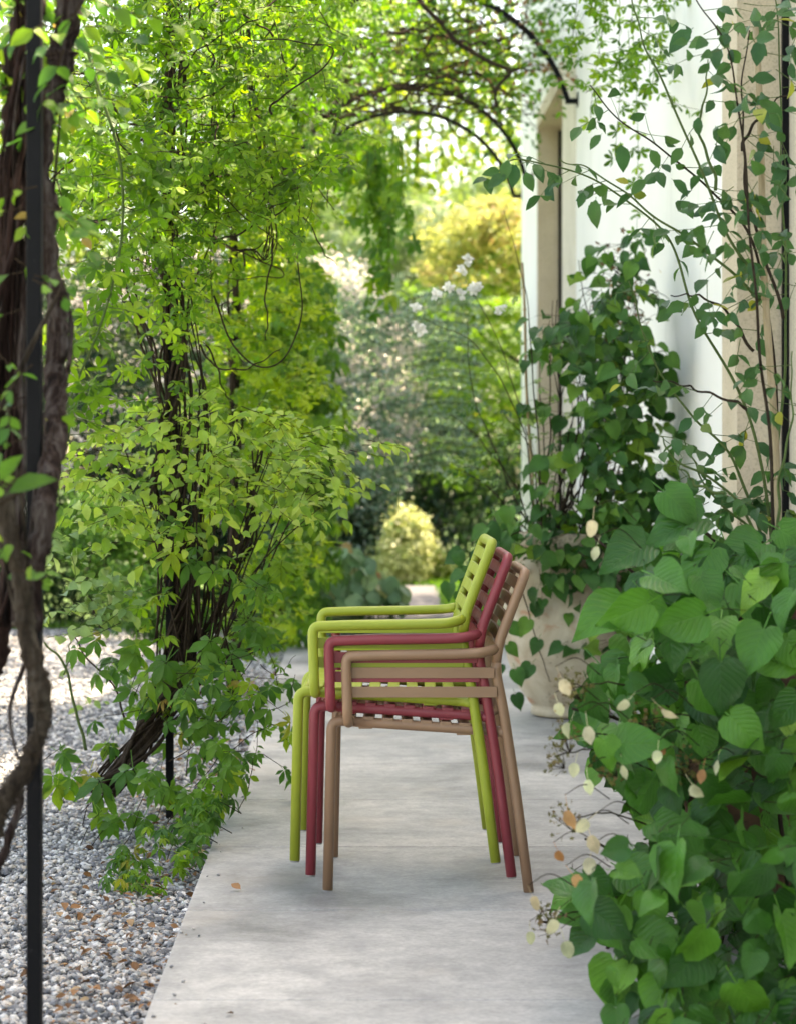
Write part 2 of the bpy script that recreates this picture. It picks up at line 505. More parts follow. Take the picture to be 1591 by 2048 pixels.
class MB:
    """collects polygons for one mesh"""
    def __init__(self):
        self.v, self.f = [], []

    def add(self, V, Fs):
        b = len(self.v)
        self.v.extend([tuple(map(float, p)) for p in V])
        self.f.extend([tuple(i + b for i in f) for f in Fs])

    def box(self, lo, hi):
        x0, y0, z0 = lo
        x1, y1, z1 = hi
        self.add([(x0, y0, z0), (x1, y0, z0), (x1, y1, z0), (x0, y1, z0), (x0, y0, z1), (x1, y0, z1), (x1, y1, z1), (x0, y1, z1)],
                 [(0, 3, 2, 1), (4, 5, 6, 7), (0, 1, 5, 4), (1, 2, 6, 5), (2, 3, 7, 6), (3, 0, 4, 7)])

    def prism(self, base, z0, z1):
        n = len(base)
        V = [(x, y, z0) for x, y in base] + [(x, y, z1) for x, y in base]
        Fs = [tuple(range(n - 1, -1, -1)), tuple(range(n, 2 * n))]
        Fs += [(i, (i + 1) % n, n + (i + 1) % n, n + i) for i in range(n)]
        self.add(V, Fs)

    def tube(self, pts, r, n=8, cap=True, noise_amp=0.0, squash=None):
        pts = np.asarray(pts, float)
        m = len(pts)
        rr = np.full(m, r) if np.isscalar(r) else np.asarray(r, float)
        tan = np.gradient(pts, axis=0)
        tan /= np.linalg.norm(tan, axis=1)[:, None] + 1e-12
        up = np.array([0, 0, 1.0]) if abs(tan[0][2]) < 0.9 else np.array([0, 1.0, 0])
        a = np.cross(tan[0], up)
        a /= np.linalg.norm(a)
        V = []
        ang = np.linspace(0, 2 * math.pi, n, endpoint=False)
        for i in range(m):
            a = a - tan[i] * np.dot(a, tan[i])
            a /= np.linalg.norm(a) + 1e-12
            b = np.cross(tan[i], a)
            k = 1.0
            for t in ang:
                q = rr[i] * (1 + noise_amp * (R.random() - 0.5) * 2) if noise_amp else rr[i]
                V.append(pts[i] + (a * math.cos(t) + b * math.sin(t)) * q)
        Fs = []
        for i in range(m - 1):
            for j in range(n):
                k = (j + 1) % n
                Fs.append((i * n + j, i * n + k, (i + 1) * n + k, (i + 1) * n + j))
        if cap:
            Fs.append(tuple(range(n - 1, -1, -1)))
            Fs.append(tuple((m - 1) * n + j for j in range(n)))
        self.add(V, Fs)

    def lathe(self, prof, n=40, centre=(0, 0)):
        V, Fs = [], []
        for r, z in prof:
            for j in range(n):
                t = 2 * math.pi * j / n
                V.append((centre[0] + r * math.cos(t), centre[1] + r * math.sin(t), z))
        for i in range(len(prof) - 1):
            for j in range(n):
                k = (j + 1) % n
                Fs.append((i * n + j, i * n + k, (i + 1) * n + k, (i + 1) * n + j))
        self.add(V, Fs)

    def mesh(self, name, smooth=False):
        me = bpy.data.meshes.new(name)
        me.from_pydata(self.v, [], self.f)
        me.update()
        if smooth:
            me.polygons.foreach_set('use_smooth', np.full(len(me.polygons), True, dtype=bool))
        return me

    def build(self, name, mat, parent=None, smooth=False, bevel=0.0, seg=2):
        base = np.array(parent.location) if parent is not None else np.zeros(3)
        pp = parent.parent if parent is not None else None
        while pp is not None:
            base = base + np.array(pp.location)
            pp = pp.parent
        if parent is not None:
            self.v = [tuple(np.array(p) - base) for p in self.v]
        o = link(name, self.mesh(name, smooth), mat, parent)
        if bevel > 0:
            md = o.modifiers.new('bevel', 'BEVEL')
            md.width = bevel
            md.segments = seg
            md.limit_method = 'ANGLE'
            md.angle_limit = math.radians(40)
        return o


def fillet(pts, rad, n=8):
    """polyline with rounded corners"""
    pts = [np.asarray(p, float) for p in pts]
    out = [pts[0]]
    for i in range(1, len(pts) - 1):
        r = rad[i - 1] if isinstance(rad, (list, tuple)) else rad
        a, b, c = pts[i - 1], pts[i], pts[i + 1]
        u, v = a - b, c - b
        lu, lv = np.linalg.norm(u), np.linalg.norm(v)
        u, v = u / lu, v / lv
        d = min(r, lu * 0.49, lv * 0.49)
        p0, p2 = b + u * d, b + v * d
        for k in range(n + 1):
            t = k / n
            out.append((1 - t) ** 2 * p0 + 2 * t * (1 - t) * b + t * t * p2)
    out.append(pts[-1])
    return np.array(out)


def spline(pts, n=12):
    """Catmull-Rom through the points"""
    p = np.asarray(pts, float)
    p = np.vstack([2 * p[0] - p[1], p, 2 * p[-1] - p[-2]])
    out = []
    for i in range(1, len(p) - 2):
        for k in range(n):
            t = k / n
            out.append(0.5 * (2 * p[i] + (p[i + 1] - p[i - 1]) * t + (2 * p[i - 1] - 5 * p[i] + 4 * p[i + 1] - p[i + 2]) * t * t
                              + (3 * p[i] - p[i - 1] - 3 * p[i + 1] + p[i + 2]) * t ** 3))
    out.append(p[-2])
    return np.array(out)


# ------------------------------------------------------------------ leaf templates: (V, T, UV), base at origin, along +Y, face +Z
def leaflet(stations, fold=0.25, curl=0.18, wave=0.0, twist=0.0, serr=0.0):
    """stations: (y, half width) for the two sides; midrib folded"""
    V, T, UV = [], [], []
    n = len(stations)
    def z(y):
        return -curl * y * y
    for i, (y, w) in enumerate(stations):
        w2 = w * (1 + (serr if i % 2 else -serr)) if 0 < i < n - 1 else w
        yy = max(y, 0.0)
        wv = wave * math.sin(i * 2.1)
        V += [(-w2, y, z(yy) + fold * w2 + wv), (0, yy, z(yy)), (w2, y, z(yy) + fold * w2 - wv)]
        UV += [(-1, yy), (0, yy), (1, yy)]
    for i in range(n - 1):
        a, b = i * 3, i * 3 + 3
        for s in (0, 1):
            q = (a + s, a + s + 1, b + s + 1, b + s)
            T += [(q[0], q[1], q[2]), (q[0], q[2], q[3])]
    return np.array(V, float), np.array(T, int), np.array(UV, float)


def weld(parts):
    V, T, UV, b = [], [], [], 0
    for v, t, u in parts:
        V.append(v); T.append(t + b); UV.append(u)
        b += len(v)
    return np.vstack(V), np.vstack(T), np.vstack(UV)


def xform(tpl, scale=1.0, rz=0.0, rx=0.0, off=(0, 0, 0)):
    v, t, u = tpl
    m = Matrix.Rotation(rz, 3, 'Z') @ Matrix.Rotation(rx, 3, 'X')
    return (v * scale) @ np.array(m).T + np.array(off), t, u


def palmate(st, lens, angs, rnd, droop=0.3, fold=.22, curl=.2, serr=0.0):
    ps = []
    for L, a in zip(lens, angs):
        ps.append(xform(leaflet(st, fold * (0.7 + rnd.random() * .6), curl * (0.5 + rnd.random()), 0, 0, serr), L * (0.9 + .2 * rnd.random()),
                        math.radians(a + rnd.uniform(-7, 7)), -droop * rnd.uniform(0.2, 1.2), (0, 0, 0)))
    return weld(ps)


OBOV = [(0, .015), (.3, .14), (.65, .245), (.9, .17), (1.0, .02)]
POINT = [(0.06, .012), (.24, .105), (.45, .195), (.62, .175), (.8, .10), (1.0, .004)]
OVATE = [(0, .03), (.22, .24), (.5, .30), (.78, .18), (1.0, .006)]
HEART = [(-.13, .10), (-.11, .27), (.0, .40), (.2, .46), (.42, .435), (.62, .325), (.8, .18), (.93, .07), (1.05, .004)]
ROUND = [(-.08, .12), (-.02, .34), (.2, .5), (.5, .55), (.78, .42), (.98, .16), (1.02, .02)]
LANCE = [(0, .015), (.3, .11), (.6, .10), (1.0, .004)]


def stalk(L, w=0.012):
    """a thin petiole reaching back from the leaf base"""
    return (np.array([(-w, 0, 0), (w, 0, 0), (w, -L, -.06 * L), (-w, -L, -.06 * L)], float), np.array([(0, 1, 2), (0, 2, 3)]), np.array([(0, 0)] * 4, float))


def make_templates(kind, nvar=4):
    out = []
    rnd = random.Random(hash(kind) % 1000 if False else sum(map(ord, kind)))
    for k in range(nvar):
        if kind == 'akebia':
            t = palmate(OBOV, [1, .95, .95, .8, .8], [0, 62, -62, 128, -128], rnd, 0.35)
            t = weld([t, stalk(.8, .012)])
        elif kind == 'creeper':
            t = palmate(POINT, [1, .95, .95, .74, .74], [0, 52, -52, 112, -112], rnd, 0.5, .3, .35, 0.09)
            t = weld([t, stalk(.7, .014)])
        elif kind == 'ovate':
            t = weld([leaflet(OVATE, rnd.uniform(.1, .4), rnd.uniform(.0, .35), 0), stalk(.12)])
        elif kind == 'heart':
            c, f, s = rnd.uniform(.02, .6), rnd.uniform(.05, .6), rnd.uniform(-.05, .05)
            t = weld([leaflet(HEART, f, c, s, 0, 0.02), stalk(.45, .014)])
        elif kind == 'rose':
            ps = [xform(leaflet(OVATE, .2, .2), .46, 0, -.15, (0, .62, -.04))]
            for j, y in enumerate((.18, .42)):
                for s in (1, -1):
                    ps.append(xform(leaflet(OVATE, .2, rnd.uniform(.1, .3)), .40 - .04 * (1 - j), s * math.radians(rnd.uniform(-80, -60)), -rnd.uniform(0, .35), (0, y + rnd.uniform(-.02, .02), -.02)))
            ps.append((np.array([(-.008, -.05, 0), (.008, -.05, 0), (.006, .63, -.04), (-.006, .63, -.04)], float), np.array([(0, 1, 2), (0, 2, 3)]), np.array([(0, 0)] * 4, float)))
            t = weld(ps)
        elif kind == 'roundleaf':
            t = weld([leaflet(ROUND, rnd.uniform(-.1, .25), rnd.uniform(.1, .5), .03), stalk(.6, .03)])
        elif kind == 'small':
            t = leaflet([(0, .04), (.5, .30), (1, .02)], rnd.uniform(.1, .4), rnd.uniform(0, .3))
        elif kind == 'lance':
            t = leaflet(LANCE, .2, rnd.uniform(.1, .5))
        elif kind == 'spray':          # flat fan of needles / fine leaves
            ps = []
            for a in (-70, -35, 0, 35, 70):
                ps.append(xform(leaflet([(0, .02), (.55, .07), (1, .01)], .1, rnd.uniform(.1, .5)), rnd.uniform(.7, 1), math.radians(a), -rnd.uniform(0, .5)))
            t = weld(ps)
        elif kind == 'star':           # five-lobed little leaf or flower
            ps = []
            for a in (0, 72, 144, 216, 288):
                ps.append(xform(leaflet([(0, .08), (.55, .26), (1, .03)], .2, rnd.uniform(-.3, .3)), rnd.uniform(.45, .55), math.radians(a + rnd.uniform(-8, 8)), rnd.uniform(-.2, .5)))
            t = weld(ps)
        elif kind == 'bract':
            t = weld([leaflet([(-.04, .14), (.1, .33), (.4, .42), (.7, .34), (.92, .14), (1, .02)], rnd.uniform(-.1, .8), rnd.uniform(0, .9), .05), stalk(.9, .016)])
        out.append(t)
    return out


TPL = {k: make_templates(k, 9 if k == 'heart' else 4) for k in ('akebia', 'creeper', 'ovate', 'heart', 'rose', 'roundleaf', 'small', 'lance', 'spray', 'star', 'bract')}
_LM = {}


def leaf_mesh(kind, mat, v):
    key = (kind, mat, v)
    if key not in _LM:
        V, T, UV = TPL[kind][v]
        me = tri_mesh(kind, V, T, True, None, UV)
        me.materials.append(M[mat])
        _LM[key] = me
    return _LM[key]


def frames(D, N):
    """rotation matrices with Y along D and Z near N, vectorised"""
    D = D / (np.linalg.norm(D, axis=1)[:, None] + 1e-9)
    N = N - D * np.sum(N * D, axis=1)[:, None]
    N = N / (np.linalg.norm(N, axis=1)[:, None] + 1e-9)
    X = np.cross(D, N)
    return np.stack([X, D, N], axis=2)


def scatter_mesh(name, kind, pos, rot, size, rnd=None, uv=True):
    n = len(pos)
    nv = len(TPL[kind])
    var = R.integers(0, nv, n)
    Vs, Ts, As, Us, b = [], [], [], [], 0
    if rnd is None:
        rnd = R.random(n)
    for v in range(nv):
        idx = np.where(var == v)[0]
        if not len(idx):
            continue
        tv, tt, tu = TPL[kind][v]
        W = np.einsum('nij,kj->nki', rot[idx] * size[idx][:, None, None], tv) + pos[idx][:, None, :]
        k = len(tv)
        Vs.append(W.reshape(-1, 3))
        Ts.append((tt[None] + (np.arange(len(idx)) * k)[:, None, None]).reshape(-1, 3) + b)
        As.append(np.repeat(rnd[idx], k))
        Us.append(np.tile(tu, (len(idx), 1)))
        b += k * len(idx)
    return tri_mesh(name, np.vstack(Vs), np.vstack(Ts), True, np.concatenate(As), np.vstack(Us) if uv else None)


def rvec(n=None):
    v = R.normal(size=(3,) if n is None else (n, 3))
    return v / np.linalg.norm(v, axis=-1, keepdims=True)


class Plant:
    def __init__(self, name, label, cat, base, group=None):
        self.root = thing(name, label, cat, base, group)
        self.base = np.array(base, float)
        self.L = {}                      # (kind, mat, partname) -> list of (pos, dir, normal, size)
        self.tw = MB()

    def leaf(self, kind, mat, pos, d, n, size, part='leaf'):
        self.L.setdefault((kind, mat, part), []).append((pos, d, n, size))

    def stem(self, pts, r, mat='vine', name='stem', n=7, noise_amp=0.0):
        mb = MB()
        mb.tube(np.asarray(pts) - self.base, r, n, True, noise_amp)
        return link(name, mb.mesh(name, True), M[mat], self.root)

    def twig(self, pts, r0, r1=None):
        m = len(pts)
        self.tw.tube(np.asarray(pts) - self.base, np.linspace(r0, r0 * 0.5 if r1 is None else r1, m), 4, False)

    def grow(self, p, d, L, kind, mat, size, step=0.04, wander=0.35, grav=-0.25, face=(0, -0.4, 0.8), r=0.0018, hang=0.0, two=True, part='leaf', skip=0.0, facer=0.6):
        """a leafy twig: random walk with leaves alternately at both sides"""
        p = np.array(p, float)
        d = np.array(d, float)
        d /= np.linalg.norm(d) + 1e-9
        pts = [p.copy()]
        k = max(2, int(L / step))
        side = 1
        for i in range(k):
            d = d + rvec() * wander * 0.5 + np.array([0, 0, grav]) * 0.15
            d /= np.linalg.norm(d)
            p = p + d * step
            pts.append(p.copy())
            if R.random() < skip:
                continue
            for s in ((1, -1) if two and R.random() < 0.5 else (side,)):
                lat = np.cross(d, np.array([0, 0, 1.0])) + rvec() * 0.25
                ld = d * 0.5 + lat / (np.linalg.norm(lat) + 1e-9) * s * 0.9 + rvec() * 0.35 + np.array([0, 0, -hang])
                ld /= np.linalg.norm(ld)
                nn = np.array(face, float) + rvec() * facer
                sz = size[0] + (size[1] - size[0]) * R.random()
                self.leaf(kind, mat, p + ld * sz * 0.25 * (kind in ('akebia', 'creeper', 'heart', 'bract')) * 2, ld, nn, sz, part)
            side = -side
        self.twig(pts, r)
        return pts

    def finish(self, maxn=300, twig_mat='twig', stuff_name='foliage'):
        for (kind, mat, part), L in self.L.items():
            pos = np.array([l[0] for l in L]); D = np.array([l[1] for l in L]); N = np.array([l[2] for l in L]); sz = np.array([l[3] for l in L])
            rot = frames(D, N)
            X = pos[:, 0] / pos[:, 1] * F + CX
            Yp = HZ - (pos[:, 2] - H) / pos[:, 1] * F
            infr = (X > -30) & (X < 1620) & (Yp > -30) & (Yp < 2080)
            score = np.where(infr, sz / pos[:, 1] + 0.002 * R.random(len(sz)), -1)
            order = np.argsort(-score)
            own = [i for i in order[:maxn] if score[i] > 0]
            for i in own:
                me = leaf_mesh(kind, mat, int(R.integers(0, len(TPL[kind]))))
                o = bpy.data.objects.new(part, me)
                COL.objects.link(o)
                o.parent = self.root
                mm = Matrix(np.array(rot[i]).tolist()).to_euler()
                o.location = Vector(pos[i] - self.base)
                o.rotation_euler = mm
                o.scale = (sz[i],) * 3
            rest = order[len(own):] if len(own) == maxn else np.array([i for i in order if score[i] <= 0], int)
            if len(rest):
                me = scatter_mesh(stuff_name, kind, pos[rest] - self.base, rot[rest], sz[rest])
                o = link(stuff_name, me, M[mat], self.root)
                o['kind'] = 'stuff'
        if self.tw.v:
            o = link('twigs', self.tw.mesh('twigs', True), M[twig_mat], self.root)
            o['kind'] = 'stuff'
        return self.root


# ================================================================== THE SETTING
# ground sheets: lawn to the horizon, gravel yard, far path, concrete terrace
mb = MB()
mb.add([(-400, -150, -.085), (400, -150, -.085), (400, 600, -.085), (-400, 600, -.085)], [(0, 1, 2, 3)])
tag(mb.build('lawn', M['lawn']), kind='structure')
mb = MB()
mb.add([(-9, -4, -.075), (edge_x(-4) + .3, -4, -.075), (edge_x(14.9) + .3, 14.9, -.075), (-9, 14.9, -.075)], [(0, 1, 2, 3)])
tag(mb.build('gravel_yard', M['gravelbed']), kind='structure')
mb = MB()
mb.add([(-.55, 12.4, -.06), (1.2, 12.4, -.06), (.44, 17.0, -.06), (.44, 21.2, -.06), (-.12, 21.2, -.06), (-.4, 17, -.06)], [(0, 1, 2, 3, 4, 5)])
M['farpath'] = simple('far_path_shaded_gravel', (.075, .073, .08), (.12, .115, .12), 60)  # gravel darkened so the tree shade on this path sits in its colour
tag(mb.build('far_path', M['farpath']), kind='structure')

# terrace of concrete slabs, one slab per joint
path = bpy.data.objects.new('terrace', None)
COL.objects.link(path)
tag(path, kind='structure')
J0, JP = 3.94, 0.832
for k in range(-8, 11):
    y0, y1 = J0 + JP * k, J0 + JP * (k + 1)
    if k == 10:
        y1 = 12.5
    g = 0.0028
    wob = R.normal() * 0.0008
    m2 = MB()
    m2.prism([(edge_x(y0), y0 + g), (wall_x(y0) - .002, y0 + g), (wall_x(y1) - .002, y1 - g), (edge_x(y1), y1 - g)], -.10, 0.0 + wob * .5)
    m2.build('paving_slab', M['concrete'], path, bevel=0.004, seg=2)
m2 = MB()
m2.prism([(edge_x(-3) + .03, -3), (wall_x(-3) - .01, -3), (wall_x(12.4) - .01, 12.4), (edge_x(12.4) + .03, 12.4)], -.11, -.018)
m2.build('joint_bed', M['soil'], path)

# ------------------------------------------------------------------ house
house = thing('house', 'long white plastered house wall with beige stone door surrounds', 'house', (wall_x(8), 8, 0))
WH = 6.4


def wall_piece(name, y0, y1, z0, z1, mat, proud=0.0, depth=0.35, bevel=0.0):
    b = MB()
    b.prism([(wall_x(y0) - proud, y0), (wall_x(y0) + depth, y0), (wall_x(y1) + depth, y1), (wall_x(y1) - proud, y1)], z0, z1)
    return b.build(name, mat, house, bevel=bevel)


# openings: near door 5.2..7.45, far door 13.6..15.5
wall_piece('wall', 7.75, 12.8, -.1, WH, M['plaster'])
wall_piece('wall', 15.5, 16.9, -.1, WH, M['plaster'])
wall_piece('wall', 12.8, 15.5, 3.98, WH, M['plaster'])
wall_piece('wall', 4.9, 7.75, 4.0, WH, M['plaster'])
wall_piece('wall', -6, 4.9, -.1, WH, M['plaster'])
wall_piece('door_jamb', 7.45, 7.75, -.1, 4.0, M['stone'], 0.004, 0.30)
wall_piece('door_jamb', 4.9, 5.2, -.1, 4.0, M['stone'], 0.004, 0.30)
wall_piece('lintel', 5.2, 7.45, 3.86, 4.0, M['stone'], 0.004, 0.30)
wall_piece('door_jamb', 12.8, 13.6, -.1, 3.98, M['stone_lt'], 0.004, 0.30)
wall_piece('door_jamb', 15.46, 15.5, -.1, 3.98, M['stone'], -0.002, 0.30)
wall_piece('lintel', 13.6, 15.46, 3.86, 3.98, M['stone'], 0.004, 0.30)
for (y0, y1) in ((5.2, 7.45), (13.6, 15.46)):
    b = MB()
    b.prism([(wall_x(y0) + .19, y0), (wall_x(y0) + .24, y0), (wall_x(y1) + .24, y1), (wall_x(y1) + .19, y1)], -.1, 3.86)
    d = b.build('door', M['doorpaint'], house)
    for yy in (y0 + .012, y1 - .014):
        b = MB()
        b.prism([(wall_x(yy) + .165, yy - .012), (wall_x(yy) + .19, yy - .012), (wall_x(yy) + .19, yy + .012), (wall_x(yy) + .165, yy + .012)], -.1, 3.84)
        b.build('door_frame', M['steel'], house)
b = MB()
b.prism([(wall_x(-6) + .36, -6), (9, -6), (9, 16.9), (wall_x(16.9) + .36, 16.9)], -.1, WH + .02)
b.build('house_block', M['plaster'], house)

# ------------------------------------------------------------------ pergola hoops
POSTS = [(3.34, 70), (6.46, 340), (9.58, 470), (12.7, 545), (15.8, 585), (16.9, 600)]
HZTOP, HFOOT = 4.27, 3.55
post_labels = ['slim black steel pergola post at the front, beside the thick twisted trunks',
               'black steel pergola post wound with twisted vine stems beside the gravel',
               'black steel pergola post hidden in yellow-green vine behind the twisted vine',
               'black pergola hoop whose wall foot is highest in the picture',
               'black pergola hoop with its wall foot just above the farthest hoop',
               'farthest and lowest black pergola hoop ending on the white wall']
for i, (Y, px) in enumerate(POSTS):
    X0 = (px - CX) * Y / F
    X1 = wall_x(Y)
    t = thing('pergola_hoop', post_labels[i], 'pergola hoop', (X0, Y, -.075), 'black steel hoops of the pergola')
    b = MB()
    w = .0125
    b.box((X0 - w, Y - w, -.09), (X0 + w, Y + w, HFOOT))
    b.build('post', M['steel'], t, bevel=.002)
    xa, xb = X0, X1 - .07
    half = (xb - xa) / 2
    cxm = (xa + xb) / 2
    rise = HZTOP - HFOOT
    Rr = (half * half + rise * rise) / (2 * rise)
    zc = HZTOP - Rr
    a0 = math.asin(half / Rr) if rise < Rr else math.pi - math.asin(half / Rr)
    th = np.linspace(-a0, a0, 40)
    b = MB()
    pr = .014
    arc = [(cxm + Rr * math.sin(q), zc + Rr * math.cos(q)) for q in th]
    V, Fs = [], []
    for (x, z), q in zip(arc, th):
        for dr, dy in ((-.017, -pr), (.017, -pr), (.017, pr), (-.017, pr)):
            V.append((x + dr * math.sin(q), Y + dy, z + dr * math.cos(q)))
    for k in range(len(arc) - 1):
        for j in range(4):
            Fs.append((k * 4 + j, k * 4 + (j + 1) % 4, k * 4 + 4 + (j + 1) % 4, k * 4 + 4 + j))
    b.add(V, Fs)
    b.box((xb - .012, Y - pr, HFOOT - .03), (X1 + .01, Y + pr, HFOOT + .002))
    b.build('arch', M['steel'], t)
    b = MB()
    b.box((X1 - .006, Y - .035, HFOOT - .05), (X1 + .005, Y + .035, HFOOT + .04))
    b.build('wall_plate', M['steel'], t)

# ================================================================== CHAIRS
PXM = 780.0
CW = 0.448          # between the two leg planes
CY0 = 5.0
RT = 0.0132


def chair(name, label, dpx, dpy, mat, inset):
    ox, oz = dpx / PXM, -dpy / PXM

    def c(px, py, v):
        return np.array([(px - CX) / PXM + ox, CY0 + v, H - (py - HZ) / PXM + oz])
    base = c(855, 1782, CW / 2)
    base[2] = max(0.0, oz)
    t = thing(name, label, 'chair', base, 'stacked garden armchairs')
    SIDES = ((0.0, -1), (CW, 1))
    OR, OA = 0.021, 0.052                 # how far rear legs and armrests stand outside the front-leg plane
    for v, s in SIDES:
        vi, vr, va, vb = v - s * .006, v + s * OR, v + s * OA, v + s * inset
        # front leg with its bend, then the seat rail back to the rear leg
        leg = fillet([c(655.5, 1779, v), c(663, 1441, v - s * .004), c(706, 1443.5, vi)], 0.034, 10)
        b = MB(); b.tube(leg, RT, 18)
        lo = b.build('leg', mat, t, True)
        b = MB(); b.tube([c(655.4, 1782.3, v), c(655.5, 1778.6, v)], RT * .93, 14)
        b.build('glide', M['glide'], lo, True)
        b = MB(); b.tube(fillet([c(704, 1443.4, vi), c(820, 1451, vi), c(990, 1462, vi), c(1010, 1463.5, vr)], .02, 6), RT, 18)
        b.build('seat_rail', mat, t, True)
        low = fillet([c(1055, 1779.5, vr), c(1030, 1584, vr), c(1004, 1414, vr), c(991, 1350, vr), c(990, 1322, vr)], 0.06, 6)
        b = MB(); b.tube(low, RT, 18)
        lo = b.build('leg', mat, t, True)
        b = MB(); b.tube([c(1055.4, 1782.4, vr), c(1055, 1779, vr)], RT * .93, 14)
        b.build('glide', M['glide'], lo, True)
        # armrest, outside of the leg plane, bending in to the upright and to the rail
        arm = fillet([c(698, 1444, v + s * .012), c(697, 1441, v + s * .04), c(696, 1420, va), c(693.5, 1340, va), c(693.5, 1309, va), c(760, 1306.5, va), c(900, 1304.5, va), c(962, 1302.5, va), c(990, 1296, vr + s * .002)], [.016, .014, .02, .038, .03, .03, .03], 9)
        b = MB(); b.tube(arm, RT, 18)
        b.build('armrest', mat, t, True)
        # two flat bars under the armrest
        for yy, xe in ((1342.8, 986), (1381.0, 991)):
            b = MB()
            b.box(c(690, yy + 10.8, vb - .0012), c(xe, yy - 10.8, vb + .0012))
            b.build('arm_bar', mat, t, bevel=.0008)
    # back frame: upright, rounded top, upright
    k, top = (990, 1324), (1048.5, 1145)
    bf = fillet([c(*k, -OR), c(996, 1283, -OR), c(*top, -OR), c(*top, CW + OR), c(996, 1283, CW + OR), c(*k, CW + OR)], [.04, .036, .036, .04], 9)
    b = MB(); b.tube(bf, RT, 16)
    b.build('back_frame', mat, t, True)
    # back slats
    u = np.array([top[0] - 996, top[1] - 1283.0]); Lb = np.linalg.norm(u); u /= Lb
    nrm = np.array([u[1], -u[0]])          # towards the sitter (left/down in picture)
    if nrm[0] > 0:
        nrm = -nrm
    for j in range(5):
        s_ = 30 + 36.6 * j
        q = np.array(top) - u * s_ + nrm * 5
        if s_ > Lb - 12:
            q = np.array([996, 1283.0]) + (np.array(k) - np.array([996, 1283.0])) / 42 * (s_ - Lb) + nrm * 4
        b = MB()
        nseg = 9
        hw, th_ = 11.6, 4.6
        V, Fs = [], []
        for i in range(nseg):
            w = i / (nseg - 1)
            v = -OR + .002 + (CW + 2 * OR - .004) * w
            dish = -nrm * 7 * (math.sin(math.pi * w) ** 0.7)
            for a_, b_ in ((-hw, -th_), (hw, -th_), (hw, th_), (-hw, th_)):
                pp = q + u * a_ + nrm * b_ + dish
                V.append(c(pp[0], pp[1], v))
        for i in range(nseg - 1):
            for e in range(4):
                Fs.append((i * 4 + e, i * 4 + (e + 1) % 4, i * 4 + 4 + (e + 1) % 4, i * 4 + 4 + e))
        Fs += [(3, 2, 1, 0), tuple((nseg - 1) * 4 + e for e in range(4))]
        b.add(V, Fs)
        b.build('back_slat', mat, t, bevel=.0025)
    # seat slats lying over the rails
    for j in range(8):
        x = 698.6 + 38.4 * j
        ry = 1443 + (x - 704) * 0.0655
        b = MB()
        nseg = 11
        V, Fs = [], []
        for i in range(nseg):
            w = i / (nseg - 1)
            v = -.0045 + (CW + .009) * w
            dish = 9 * math.sin(math.pi * w) ** 0.6
            for a_, b_ in ((-11.8, 4.0), (11.8, 4.8), (11.8, -4.2), (-11.8, -5.0)):
                V.append(c(x + a_, ry - 8.0 + b_ + dish * .75, v))
        for i in range(nseg - 1):
            for e in range(4):
                Fs.append((i * 4 + e, i * 4 + 4 + e, i * 4 + 4 + (e + 1) % 4, i * 4 + (e + 1) % 4))
        Fs += [(0, 1, 2, 3), tuple((nseg - 1) * 4 + e for e in (3, 2, 1, 0))]
        b.add(V, Fs)
        b.build('seat_slat', mat, t, bevel=.003)
    # stacking pads below the rails
    for v, s in SIDES:
        for x in (731, 926):
            ry = 1443.4 + (x - 704) * 0.0655
            b = MB()
            b.box(c(x - 14, ry + 12.5, v - s * .006 - .006), c(x + 14, ry + 5, v - s * .006 + .006))
            b.build('stacking_pad', mat, t, bevel=.002)
    # front cross rail under the first slat
    b = MB(); b.tube([c(676, 1441, 0), c(676, 1441, CW)], RT * .8, 12)
    b.build('cross_rail', mat, t, True)
    return t


chair('armchair', 'tan resin slatted armchair standing on the terrace, lowest of the stack', 0, 0, M['tan'], .0375)
chair('armchair', 'raspberry red resin slatted armchair in the middle of the stack', -34.2, -30.2, M['red'], .0345)
chair('armchair', 'lime green resin slatted armchair on top of the stack', -65.8, -59.0, M['lime'], .0315)

# ================================================================== POTS
M['terracotta'] = simple('dark_terracotta', (.055, .028, .018), (.15, .075, .045), 18, 0.85, 0.4, 0.004)


def pot(cx, cy, label, k=1.0, mat='pot'):
    t = thing('planter_pot', label, 'pot', (cx, cy, 0))
    prof = [(.0, .004), (.165, .004), (.178, .012), (.18, .035), (.172, .045), (.185, .06), (.235, .13), (.283, .25), (.305, .38), (.303, .50), (.285, .62), (.262, .70), (.248, .745), (.252, .755), (.268, .765), (.274, .785), (.270, .812), (.258, .824), (.238, .820), (.228, .80), (.226, .74)]
    b = MB(); b.lathe([(r * k, z * k) for r, z in prof], 56, (cx, cy))
    b.build('body', M[mat], t, True)
    b = MB()
    V = [(cx, cy, .775 * k)]
    for j in range(40):
        a = j / 40 * 2 * math.pi
        V.append((cx + .232 * k * math.cos(a), cy + .232 * k * math.sin(a), .755 * k + R.normal() * .006))
    b.add(V, [(0, 1 + j, 1 + (j + 1) % 40) for j in range(40)])
    b.build('soil', M['soil'], t)
    return t


POT1 = (.775, 8.78)
POT2 = (.92, 4.62)
pot(*POT1, 'weathered limewashed terracotta pot behind the stacked chairs')
pot(*POT2, 'terracotta pot hidden behind the big heart-shaped leaves in front', 1.0, 'terracotta')

